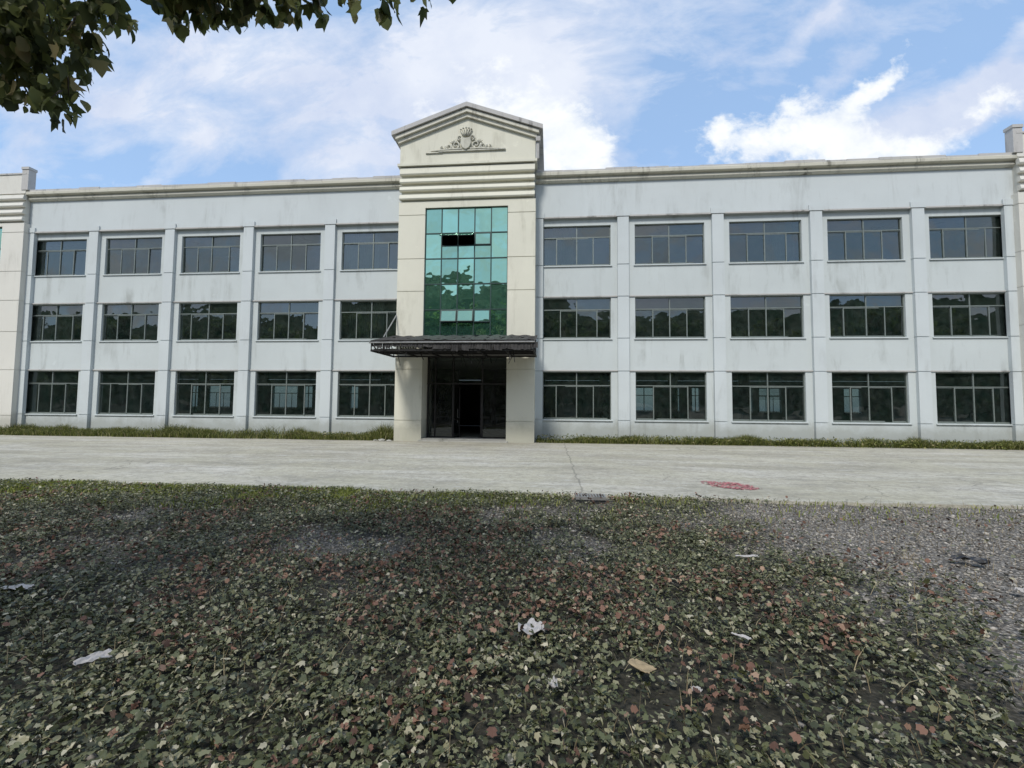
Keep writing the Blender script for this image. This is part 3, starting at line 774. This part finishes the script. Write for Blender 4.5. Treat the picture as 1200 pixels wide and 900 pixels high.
for nm_, k_, tm_, lb_ in (('leaf_litter', lo & (t3 < .55), RAGGED, 'ragged withered green leaves lying flat between the low plants'), ('narrow_leaf_litter', lo & (t3 > .55) & (t3 < .8), NARROW, 'narrow curled green leaves lying in the leaf bed'), ('lobed_leaf_litter', lo & (t3 > .8), LOBED, 'small lobed tree leaves lying in the leaf bed')):
    tag(link(nm_, cover_leaves(nm_, k_, .38, 'cover', tm_), None), lb_, 'leaf litter', kind='stuff')
# bits of stalk and dead grass in the bed
n = 26000; tx_, ty_, w_ = fan(n); k = rng.random(n) < w_/w_.max(); tx_, ty_ = tx_[k], ty_[k]
me = blades('dry_stalks', tx_, ty_, mound(tx_, ty_)+.01, rng.uniform(.03, .14, len(tx_)), 'stalk', .0025, 1.6)
tag(link('dry_stalks', me, None), 'thin stalks and dead grass tangled through the leaf bed', 'dry grass', kind='stuff')
# fallen brown leaves
x, y = cover(95000)
d = np.clip((fbm(x, y, 1.2, 4)-.50)*7, .07, 1)*np.where(y < -15, 1, .35)*np.clip(1.1-gravelness(x, y), .15, 1)
k = rng.random(len(x)) < d*1.05; x, y = x[k], y[k]
me = leaves('fallen_leaves', np.stack([x, y, mound(x, y)+.06+rng.random(len(x))*.055], 1), rng.uniform(.022, .058, len(x)), .45, 'fallen', .6, 1.1, RAGGED)
tag(link('fallen_leaves', me, None), 'dry reddish brown fallen leaves in patches among the green cover', 'fallen leaves', kind='stuff')
# grass along the near slab edge, brightest on the left
n = 90000
x = rng.uniform(-17, 14, n); y = -13.62-rng.random(n)**1.5*1.9
d = np.interp(x, [-3.5, -1.2, 1], [1.0, .4, .14])*np.interp(y, [-15.2, -14.2], [.6, 1])*np.clip(1.15-gravelness(x, y), .08, 1)*np.clip((fbm(x, y, 1.5, 5)-.28)*3.2, .05, 1)*np.where(y > -14.7, 1, .55)
k = (rng.random(n) < d) & ~((x > .38) & (x < 1.05) & (y > -14.25)); x, y = x[k], y[k]
me = blades('edge_grass', x, y, mound(x, y), rng.uniform(.03, .11, len(x)), 'grass', .007, .9)
tag(link('edge_grass', me, None), 'short bright green grass along the near edge of the concrete yard', 'grass', kind='stuff')
# weeds along the foot of the wall
n = 110000
x = rng.uniform(-31.5, 24.5, n); y = -.30-rng.random(n)**1.1*1.05
ok = ~((x > TL-.15) & (x < TR+.1))
front = np.interp(x, [-31, -7.6, -.7, 10, 24], [-1.6, -1.25, -1.1, -.8, -.95])
y = -.30+(y+.30)*(-(front+.30)/1.05)
d = np.clip((fbm(x, y, .7, 0)-.36)*4.5, .12, 1)
k = ok & (rng.random(n) < d); x, y = x[k], y[k]
hh = rng.uniform(.10, .40, len(x))*np.interp(x, [-7, 0], [1, .8])*np.clip(.35+1.6*fbm(x, y*0, .5, 2), .5, 1.25)*(.55+.9*fbm(x, y, .8, 1))*np.interp(y, [-1.4, -.35], [.55, 1.15])
hh *= 1+.5*np.exp(-((x+8.4)/.9)**2)*rng.random(len(x))
me = blades('wall_weeds', x, y, np.full(len(x), .055), hh, 'weed', .011, .8)
tag(link('wall_weeds', me, None), 'strip of unkempt weeds growing along the foot of the facade', 'weeds', kind='stuff')
# small weed leaves mixed in
n = 16000
x = rng.uniform(-31.5, 24.5, n); y = rng.uniform(-1.1, -.35, n); k = ~((x > TL-.2) & (x < TR+.15)); x, y = x[k], y[k]
me = leaves('wall_weed_leaves', np.stack([x, y, .06+rng.random(len(x))**1.3*.36], 1), rng.uniform(.04, .10, len(x)), .6, 'weed', .6, .9)
tag(link('wall_weed_leaves', me, None), 'broad weed leaves mixed into the strip along the facade', 'weeds', kind='stuff')
# gravel stones
ICO_V = np.array([(0,0,-1),(.72,-.53,-.45),(-.28,-.85,-.45),(-.89,0,-.45),(-.28,.85,-.45),(.72,.53,-.45),(.28,-.85,.45),(-.72,-.53,.45),(-.72,.53,.45),(.28,.85,.45),(.89,0,.45),(0,0,1)])
ICO_F = np.array([(0,1,2),(1,0,5),(0,2,3),(0,3,4),(0,4,5),(1,5,10),(2,1,6),(3,2,7),(4,3,8),(5,4,9),(1,10,6),(2,6,7),(3,7,8),(4,8,9),(5,9,10),(6,10,11),(7,6,11),(8,7,11),(9,8,11),(10,9,11)])
x, y = cover(150000)
k = rng.random(len(x)) < np.clip(gravelness(x, y)*.95, .02, 1)*np.where(y < -18.5, .6, 1); x, y = x[k], y[k]; n = len(x)
s = rng.uniform(.005, .018, n)*np.where(rng.random(n) < .08, 1.9, 1)
V = ICO_V[None]*rng.uniform(.6, 1.3, (n, 1, 3))*s[:, None, None]*np.array([1, 1, .7])+rng.normal(0, .12, (n, 12, 3))*s[:, None, None]
V += np.stack([x, y, s*.35], 1)[:, None, :]
me = bulk('gravel', V, (ICO_F[None]+(np.arange(n)*12)[:, None, None]).reshape(-1, 3), 'stone', False, 3); me.materials.append(M['stone'])
tag(link('gravel', me, None), 'loose grey gravel showing through the ground cover, mostly at the right', 'gravel', kind='stuff')

# ---------------------------------------------------------------- litter
def crumple(name, x, y, lx, ly, ang, mat, label, cat, seed, h=.03, z=.10, group=None, lift=.02):
    rr = np.random.default_rng(seed); nx, ny = 9, 7; m = MB()
    for j in range(ny+1):
        for i in range(nx+1):
            u = i/nx-.5; v = j/ny-.5
            e = 1-.18*rr.random()*(abs(u) > .4 or abs(v) > .4)
            zz = h*(.35*(rr.random()-.5)+.6*math.sin(9*u+seed)*math.cos(7*v+2*seed)+.4*abs(math.sin(6*u-5*v+seed)))+lift*u*v
            px, py = u*lx*e, v*ly*e
            m.v.append((px*math.cos(ang)-py*math.sin(ang), px*math.sin(ang)+py*math.cos(ang), zz))
    for j in range(ny):
        for i in range(nx):
            if (i in (0, nx-1)) and (j in (0, ny-1)): continue
            a = j*(nx+1)+i; m.f.append((a, a+1, a+nx+2, a+nx+1))
    o = m.build(name, mat, None, (x, y, z)); s = o.modifiers.new('thick', 'SOLIDIFY'); s.thickness = .003
    tag(o, label, cat, group); return o
crumple('paper_scrap', -2.76, -19.47, .19, .10, .9, 'paper', 'pale folded paper scrap in the leaves at the lower left', 'litter', 1, .02, .13)
crumple('paper_scrap', -4.45, -18.58, .24, .11, .05, 'paper', 'thin white scrap lying at the left edge of the leaf bed', 'litter', 2, .015, .13)
crumple('crumpled_paper', -.13, -18.80, .19, .17, .4, 'paper', 'crumpled off-white paper flattened in the middle of the leaves', 'litter', 3, .03, .12)
crumple('cardboard_piece', .55, -19.19, .17, .10, -.75, 'card', 'tan cardboard piece lying beside dark bare soil', 'cardboard', 4, .006, .12)
crumple('white_strip', 2.08, -17.01, .27, .05, .1, 'paper', 'narrow white strip lying where the leaves thin to gravel', 'litter', 5, .008, .12)
crumple('black_scrap', 4.53, -16.70, .32, .12, -.5, 'black', 'flat black plastic scrap on the gravel at the right', 'litter', 6, .05, .07)
crumple('white_scrap', 4.22, -17.55, .10, .08, .3, 'paper', 'small white scrap on the gravel near the right edge', 'litter', 8, .03, .07)
crumple('plastic_scrap', .02, -19.42, .05, .08, .2, 'paper', 'little pale plastic scrap just left of the cardboard piece', 'litter', 9, .02, .12)
crumple('pale_leaf', .82, -19.36, .06, .035, .1, 'paper', 'tiny pale scrap on dark soil just right of the cardboard piece', 'litter', 12, .02, .10)
crumple('white_stick', 1.30, -18.78, .13, .035, -.6, 'paper', 'short whitish scrap slanting among brown leaves right of centre', 'litter', 10, .01, .13)
# faded red paper bits scattered in one patch on the slab
m = MB(); rr = random.Random(21)
for i in range(420):
    a = rr.uniform(0, 2*math.pi); q = math.sqrt(rr.random()); x = 3.82+q*.45*math.cos(a)+rr.gauss(0, .05); y = -12.08-(x-3.82)*.35+q*.48*math.sin(a)
    s = rr.uniform(.015, .05); t = rr.uniform(0, 6.28); z = .058+rr.random()*.01; n = len(m.v)
    for j in range(4):
        b = t+j*math.pi/2; m.v.append((x+s*math.cos(b), y+s*.6*math.sin(b), z+rr.random()*.012))
    m.f.append((n, n+1, n+2, n+3))
tag(m.build('red_paper_bits', 'red'), 'patch of faded red paper bits scattered on the concrete yard', 'litter', kind='stuff')
# drain grate at the slab edge
dr = MB(); gx0, gx1, gy0, gy1 = .45, .98, -14.02, -13.70
dr.box(gx0, gx1, gy0, gy0+.03, .03, .085); dr.box(gx0, gx1, gy1-.03, gy1, .03, .085); dr.box(gx0, gx0+.03, gy0+.03, gy1-.03, .03, .085); dr.box(gx1-.03, gx1, gy0+.03, gy1-.03, .03, .085)
for i in range(9):
    x = gx0+.055+i*.052; dr.box(x-.011, x+.011, gy0+.03, gy1-.03, .045, .08)
o = empty('drain_grate', ((gx0+gx1)/2, (gy0+gy1)/2, .03), 'small slotted drain grate at the near edge of the yard by the crack', 'drain')
dr.v = [(a, b, c+.035) for a, b, c in dr.v]; dr.build('grate', 'greysteel', o); pt = MB(); pt.box(gx0+.01, gx1-.01, gy0+.01, gy1-.01, .003, .03); pt.build('pit', 'iron', o)
# broken concrete bits by the left tower pillar
for i, (x, y, s, lab) in enumerate(((-7.95, -1.55, .17, 'largest broken concrete lump beside the left entrance pillar'), (-7.58, -1.62, .11, 'middle-sized broken concrete lump at the foot of the left entrance pillar'), (-8.28, -1.50, .10, 'small broken concrete lump farthest left of the entrance pillar'))):
    r2 = np.random.default_rng(40+i); V = ICO_V*r2.uniform(.7, 1.2, (12, 3))*np.array([s*1.3, s, s*.5])
    m = MB(); m.v = [tuple(v) for v in V]; m.f = [tuple(int(q) for q in f) for f in ICO_F]
    tag(m.build('concrete_lump', 'cap', None, (x, y, .055+s*.3)), lab, 'rubble', 'broken concrete by the entrance')

# ---------------------------------------------------------------- trees
def limb(mb, a, b, r0, r1, seed, n=8, sag=.0):
    rr = random.Random(seed); a = Vector(a); b = Vector(b); pts = []; rd = []
    for i in range(n+1):
        t = i/n; p = a.lerp(b, t); w = math.sin(math.pi*t)
        p = p+Vector((rr.uniform(-.1, .1), rr.uniform(-.1, .1), rr.uniform(-.06, .06)+sag))*w*(b-a).length*.35
        pts.append(p); rd.append(r0+(r1-r0)*t)
    mb.tube(pts, rd, 9); return pts
tree = empty('broadleaf_tree', (-5.6, -21.2, 0), 'large broad-leaved tree whose drooping branches enter the top left of the view', 'tree')
tk = MB()
tp = [(-5.6, -21.2, -.05), (-5.58, -21.2, 1.2), (-5.5, -21.15, 2.6), (-5.42, -21.2, 4.0), (-5.3, -21.3, 5.4), (-5.1, -21.4, 7.0), (-5.0, -21.4, 8.6)]
tk.tube(tp, [.30, .24, .21, .19, .16, .11, .05], 12)
tk.build('trunk', 'bark', tree, smooth=True)
br = MB()
tips = [(-3.55, -19.45, 4.55), (-3.0, -19.5, 4.55), (-2.2, -19.5, 4.72), (-1.5, -19.5, 4.68), (-.8, -19.6, 4.66), (-3.7, -19.6, 4.1),
        (-7.6, -19.8, 5.6), (-7.2, -22.9, 5.8), (-4.6, -23.5, 6.0), (-2.6, -22.6, 6.3), (-1.4, -21.6, 6.2), (-6.6, -21.0, 7.6), (-4.0, -21.0, 8.0)]
starts = [(-5.42, -21.2, 4.0), (-5.42, -21.2, 4.1), (-5.38, -21.25, 4.6), (-5.35, -21.25, 4.8), (-5.3, -21.3, 5.0), (-5.45, -21.2, 3.8)]+[(-5.3, -21.3, 5.3)]*7
for i, (a, b) in enumerate(zip(starts, tips)): limb(br, a, b, .075 if i > 5 else .05, .012, 60+i)
rr = random.Random(77)
CL_ = [  # hanging leaf masses: centre, radii, leaves
    ((-3.55, -19.42, 4.28), (.40, .30, .30), 330), ((-3.62, -19.42, 3.98), (.26, .25, .20), 150), ((-3.30, -19.42, 3.82), (.10, .14, .15), 26), ((-3.29, -19.42, 3.70), (.05, .1, .08), 9),
    ((-3.22, -19.42, 4.14), (.11, .15, .18), 34), ((-3.05, -19.42, 4.42), (.16, .2, .12), 60), ((-2.93, -19.42, 4.31), (.08, .12, .07), 14), ((-3.9, -19.42, 4.35), (.35, .3, .35), 200),
    ((-2.45, -19.42, 4.46), (.34, .22, .13), 190), ((-2.1, -19.42, 4.42), (.34, .22, .12), 170), ((-1.62, -19.42, 4.41), (.20, .2, .11), 70), ((-1.33, -19.42, 4.36), (.07, .12, .10), 14),
    ((-1.12, -19.42, 4.43), (.14, .2, .08), 34), ((-.82, -19.42, 4.40), (.14, .2, .08), 30), ((-.66, -19.42, 4.40), (.05, .1, .05), 6), ((-1.6, -19.5, 4.75), (1.3, .3, .14), 150), ((-3.4, -19.6, 4.85), (.8, .4, .2), 110)]
P = []
for (cx, cy, cz), (rx, ry, rz), n in CL_:
    d = rng.normal(0, .5, (n, 3)); d /= np.maximum(1, np.linalg.norm(d, axis=1))[:, None]
    P.append(np.array([cx, cy, cz])+d*np.array([rx, ry, rz])*1.05)
    for q in range(max(1, n//22)):
        a = (cx, cy, cz+rz*.9); b = (cx+rr.uniform(-rx, rx)*.8, cy+rr.uniform(-ry, ry)*.8, cz-rz*.3)
        br.tube([a, tuple((Vector(a)+Vector(b))/2+Vector((.02, 0, .02))), b], [.008, .006, .003], 5)
P1 = np.concatenate(P)-np.array([0, 0, .04])
# the rest of the crown, above and behind the camera
P = []
for tx, ty, tz in tips[6:]+[(-5.0, -21.4, 8.6), (-3.2, -21.6, 6.9), (-6.4, -22.0, 7.0), (-8.2, -21.4, 6.4), (-5.6, -24.2, 7.0), (-2.2, -23.6, 7.1)]:
    for c_ in range(3):
        cx, cy, cz = tx+rr.uniform(-.8, .8), ty+rr.uniform(-.8, .6), tz+rr.uniform(-.4, .9)
        d = rng.normal(0, .42, (90, 3)); P.append(np.array([cx, cy, cz])+d*np.array([.9, .9, .6]))
P2 = np.concatenate(P)
P2 = P2[(P2[:, 0] < -4.4) | (P2[:, 1] < -21.3)]
P2 = P2[(P2[:, 2]-1.67) > 1.25*(P2[:, 1]+22.02)+.2]
br.build('branch', 'bark', tree, smooth=True)
PA = np.concatenate([P1, P2]); SA = np.concatenate([rng.uniform(.065, .125, len(P1)), rng.uniform(.12, .2, len(P2))])
kk = rng.random(len(PA)) < .5
me = leaves('crown', PA[kk], SA[kk], .5, 'treeleaf', .9, 1.0, LOBED, down=1.0)
me2 = leaves('crown', PA[~kk], SA[~kk], .55, 'treeleaf', .9, 1.15, OVATE, down=1.05)
cr = link('crown', me, None, tree); link('leaf_spray', me2, None, cr)

# row of trees behind the camera, seen mirrored in the glass
def far_tree_mesh(seed, H):
    r2 = np.random.default_rng(seed); P = []; tk = MB(); rr = random.Random(seed)
    tk.tube([(0, 0, -.1), (.1, 0, H*.2), (-.1, .1, H*.45), (.1, 0, H*.8)], [.35, .28, .2, .06], 9)
    for i in range(40):
        a = r2.uniform(0, 6.28); q = r2.uniform(.3, 1)**.5; zz = r2.uniform(.10, .95)
        rad = H*.36*math.sin(math.pi*min(.93, max(.25, zz*.95)))**.6*q
        c_ = np.array([rad*math.cos(a), rad*math.sin(a), H*zz])
        tk.tube([(0, 0, H*zz*.7), tuple(c_)], [.09, .03], 5)
        d = r2.normal(0, 1, (330, 3)); d /= np.linalg.norm(d, axis=1)[:, None]
        P.append(c_+d*r2.uniform(.5, 1, (330, 1))*np.array([H*.12, H*.12, H*.085]))
    P = np.concatenate(P)
    lm = leaves('crown', P, r2.uniform(.35, .75, len(P)), .7, 'farleaf', .8, 1.1)
    tm = bpy.data.meshes.new('trunk'); tm.from_pydata(tk.v, [], tk.f); tm.materials.append(M['bark']); return tm, lm
FT = [far_tree_mesh(s, 15.0) for s in (1, 2, 3)]
spots = [(-72, -42, 1.0), (-63, -40, 1.12), (-55, -42, .98), (-47, -40, 1.1), (-39, -42, 1.0), (-31.5, -40, 1.12), (-24, -42, 1.0), (-17, -40, 1.08), (-10, -41, 1.14), (-3.5, -42, 1.1), (3, -40, .92), (9.5, -42, 1.0), (17, -40, 1.05), (24.5, -42, .95), (32, -40, 1.08), (40, -42, 1.0), (48.5, -40, 1.1), (57, -42, 1.0), (-13.5, -48, 1.2), (5, -49, 1.1), (-28, -49, 1.15), (28, -49, 1.1)]
for i, (x, y, s) in enumerate(spots):
    e = empty('roadside_tree', (x, y, 0), 'one of a row of leafy trees behind the viewer, mirrored in the entrance glass', 'tree', 'trees across the road mirrored in the glass')
    for me, nm in zip(FT[i % 3], ('trunk', 'crown')):
        o = bpy.data.objects.new(nm, me); col.objects.link(o); o.parent = e
    s *= .86; e.scale = (s, s, s); e.rotation_euler.z = i*1.7

# wooded hill beyond those trees
hx = np.linspace(-260, 260, 261); hy = np.linspace(-230, -62, 70); m = MB()
XX, YY = np.meshgrid(hx, hy)
ridge = np.clip((-YY-62)/34, 0, 1)**.6*.84*(27+9*fbm(XX, YY*.3, .022, 1)+9*np.exp(-((XX+22)/26)**2)-7*np.exp(-((XX-14)/12)**2))
HZ = ridge+np.minimum(1, ridge/6)*(3.4*vnoise(XX, YY, .26, 3)+1.8*vnoise(XX, YY, .6, 4))-.6
m.v = list(map(tuple, np.stack([XX, YY, HZ], -1).reshape(-1, 3).tolist())); nxx = len(hx)
for j in range(len(hy)-1):
    for i in range(nxx-1):
        a_ = j*nxx+i; m.f.append((a_, a_+1, a_+nxx+1, a_+nxx))
hm, nt = newmat('wooded_slope'); geo = N(nt, 'ShaderNodeNewGeometry')
nn = noise(nt, geo.outputs['Position'], .5, 9, .75)
out(nt, bsdf(nt, ramp(nt, nn, [(.3, (.03, .045, .022)), (.55, (.07, .095, .045)), (.75, (.13, .16, .08))]), .9, .1, bump=nn, bstr=.8, bdist=1.2).outputs[0])
tag(m.build('hills', hm), kind='structure')

# ---------------------------------------------------------------- world
w = bpy.data.worlds.new('World'); scene.world = w; w.use_nodes = True; nt = w.node_tree; nt.nodes.clear()
SUN_EL, SUN_AZ = 50, 196       # azimuth clockwise from +Y (north)
sky = N(nt, 'ShaderNodeTexSky'); sky.sky_type = 'NISHITA'; sky.sun_disc = False
sky.sun_elevation = R(SUN_EL); sky.sun_rotation = R(SUN_AZ); sky.air_density = 1.0; sky.dust_density = 1.2; sky.ozone_density = 1.2
tc = N(nt, 'ShaderNodeTexCoord'); D = tc.outputs['Generated']
sx = N(nt, 'ShaderNodeSeparateXYZ'); L(nt, D, sx.inputs[0])
ay = mathn(nt, 'MAXIMUM', mathn(nt, 'ABSOLUTE', sx.outputs[1]), .15)
U = mathn(nt, 'DIVIDE', sx.outputs[0], ay); V_ = mathn(nt, 'DIVIDE', sx.outputs[2], ay)
def cn(scale, detail, rough, sc=(1, 1, 1), rot=(0, 0, 0), off=(0, 0, 0), dist=0):
    mp = N(nt, 'ShaderNodeMapping'); mp.inputs['Scale'].default_value = sc; mp.inputs['Rotation'].default_value = rot; mp.inputs['Location'].default_value = off
    cb = N(nt, 'ShaderNodeCombineXYZ'); L(nt, U, cb.inputs[0]); L(nt, V_, cb.inputs[1]); L(nt, sx.outputs[1], cb.inputs[2]); L(nt, cb.outputs[0], mp.inputs[0])
    n = N(nt, 'ShaderNodeTexNoise'); L(nt, mp.outputs[0], n.inputs['Vector']); n.inputs['Scale'].default_value = scale; n.inputs['Detail'].default_value = detail; n.inputs['Roughness'].default_value = rough; n.inputs['Distortion'].default_value = dist
    return n
wn = cn(5, 5, .6); ws = N(nt, 'ShaderNodeSeparateColor'); L(nt, wn.outputs['Color'], ws.inputs[0])
U2 = mathn(nt, 'ADD', U, mathn(nt, 'MULTIPLY', mathn(nt, 'SUBTRACT', ws.outputs[0], .5), .16))
V2 = mathn(nt, 'ADD', V_, mathn(nt, 'MULTIPLY', mathn(nt, 'SUBTRACT', ws.outputs[1], .5), .13))
def blobs(Ls):
    tot = None
    for u, v, su, sv, a, amp in Ls:
        ca, sa = math.cos(R(a)), math.sin(R(a))
        du = mathn(nt, 'SUBTRACT', U2, u); dv = mathn(nt, 'SUBTRACT', V2, v)
        p = mathn(nt, 'MULTIPLY_ADD', du, ca/su, mathn(nt, 'MULTIPLY', dv, sa/su)); q = mathn(nt, 'MULTIPLY_ADD', du, -sa/sv, mathn(nt, 'MULTIPLY', dv, ca/sv))
        r2 = mathn(nt, 'ADD', mathn(nt, 'MULTIPLY', p, p), mathn(nt, 'MULTIPLY', q, q))
        e = mathn(nt, 'MULTIPLY', mathn(nt, 'EXPONENT', mathn(nt, 'MULTIPLY', r2, -1)), amp)
        tot = e if tot is None else mathn(nt, 'ADD', tot, e)
    return tot
SOFT = [(-.014,.837,.380,.220,35,1.0),(-.256,.704,.227,.165,20,.7),(-.512,.804,.238,.195,30,.75),(-1.125,.794,.358,.143,10,.75),(.584,.859,.108,.032,40,.8),(.917,.682,.22,.05,30,1.0),(.972,.774,.16,.03,35,.8),(.80,.62,.3,.05,12,.7),(.60,.70,.2,.03,45,.6),(-.85,.891,.138,.207,0,.35),(-.727,.685,.178,.056,10,.4)]
CUM = [(.007,.650,.122,.098,0,1.0),(.085,.585,.077,.077,0,.8),(-.174,.721,.143,.102,20,.6),(.478,.598,.130,.058,0,1.0),(.631,.62,.079,.07,35,.8),(.742,.561,.12,.041,0,.9),(.70,.705,.085,.02,52,.85),(.365,.613,.022,.041,0,.7),(.951,.68,.1,.03,30,.55)]
n1 = cn(4.2, 9, .62, (1, 1.9, 1), (0, 0, R(-35)), dist=.3).outputs['Fac']; n2 = cn(7, 10, .66, (1, 1.25, 1), (0, 0, R(-30)), dist=.15).outputs['Fac']
soft = mathn(nt, 'ADD', blobs(SOFT), mathn(nt, 'MULTIPLY', mathn(nt, 'SUBTRACT', n1, .5), 3.0))
soft = mathn(nt, 'ADD', soft, ramp(nt, mathn(nt, 'MULTIPLY', sx.outputs[1], -1), [(.0, g(0)), (.3, g(.25))]))
bk = mathn(nt, 'MULTIPLY', mathn(nt, 'SUBTRACT', cn(5.5, 6, .55, off=(7, 2, 0)).outputs['Fac'], .48), mathn(nt, 'MULTIPLY', mathn(nt, 'LESS_THAN', sx.outputs[1], 0), 6))
soft = mathn(nt, 'ADD', soft, bk)
soft = ramp(nt, soft, [(-.0, g(.04)), (.35, g(.38)), (.8, g(.75)), (1.3, g(1))])
cum = mathn(nt, 'ADD', blobs(CUM), mathn(nt, 'MULTIPLY', mathn(nt, 'SUBTRACT', n2, .5), 2.3))
cum = ramp(nt, cum, [(.34, g(0)), (.50, g(.30)), (.68, g(.75)), (1.15, g(1))])
skyc = mixc(nt, .55, sky.outputs[0], (2.0, 3.15, 4.9))
shade = cn(3.3, 6, .6, off=(3, 1, 0)).outputs['Fac']
cc = mixc(nt, ramp(nt, shade, [(.35, g(0)), (.65, g(1))]), (2.9, 3.3, 4.2), (4.2, 4.4, 4.8))
c1 = mixc(nt, soft, skyc, mixc(nt, .25, cc, (3.3, 3.7, 4.6)))
c2 = mixc(nt, cum, c1, mixc(nt, ramp(nt, n2, [(.35, g(0)), (.6, g(1))]), (4.2, 4.45, 4.75), (5.0, 5.1, 5.15)))
bg = N(nt, 'ShaderNodeBackground'); bg.inputs['Strength'].default_value = .1; L(nt, c2, bg.inputs[0])
wo = N(nt, 'ShaderNodeOutputWorld'); L(nt, bg.outputs[0], wo.inputs[0])
sl = bpy.data.lights.new('sun', 'SUN'); sl.energy = 1.6; sl.angle = R(11); sl.color = (1, .96, .90)
so = bpy.data.objects.new('sun', sl); col.objects.link(so)
dv = Vector((math.sin(R(SUN_AZ))*math.cos(R(SUN_EL)), math.cos(R(SUN_AZ))*math.cos(R(SUN_EL)), math.sin(R(SUN_EL))))
so.rotation_euler = dv.to_track_quat('Z', 'Y').to_euler(); so.location = dv*80

# ---------------------------------------------------------------- camera
cam = bpy.data.cameras.new('camera'); co = bpy.data.objects.new('camera', cam); col.objects.link(co); scene.camera = co
cam.sensor_width = 36; cam.lens = 520/1200*36; cam.clip_end = 3000; cam.clip_start = .05
yaw, pitch, roll = .087367, .054392, .008802
f = Vector((-math.sin(yaw)*math.cos(pitch), math.cos(yaw)*math.cos(pitch), math.sin(pitch)))
r0 = Vector((math.cos(yaw), math.sin(yaw), 0)); u0 = r0.cross(f)
r_ = math.cos(roll)*r0+math.sin(roll)*u0; u_ = -math.sin(roll)*r0+math.cos(roll)*u0
mt = Matrix((r_, u_, -f)).transposed().to_4x4(); mt.translation = (0, -22.0183, 1.6664); co.matrix_world = mt
scene.view_settings.view_transform = 'Standard'; scene.view_settings.look = 'None'
scene.view_settings.exposure = 1.06; scene.view_settings.gamma = 1
scene.render.engine = 'CYCLES'; scene.cycles.max_bounces = 8; scene.cycles.transparent_max_bounces = 16
scene.cycles.glossy_bounces = 4
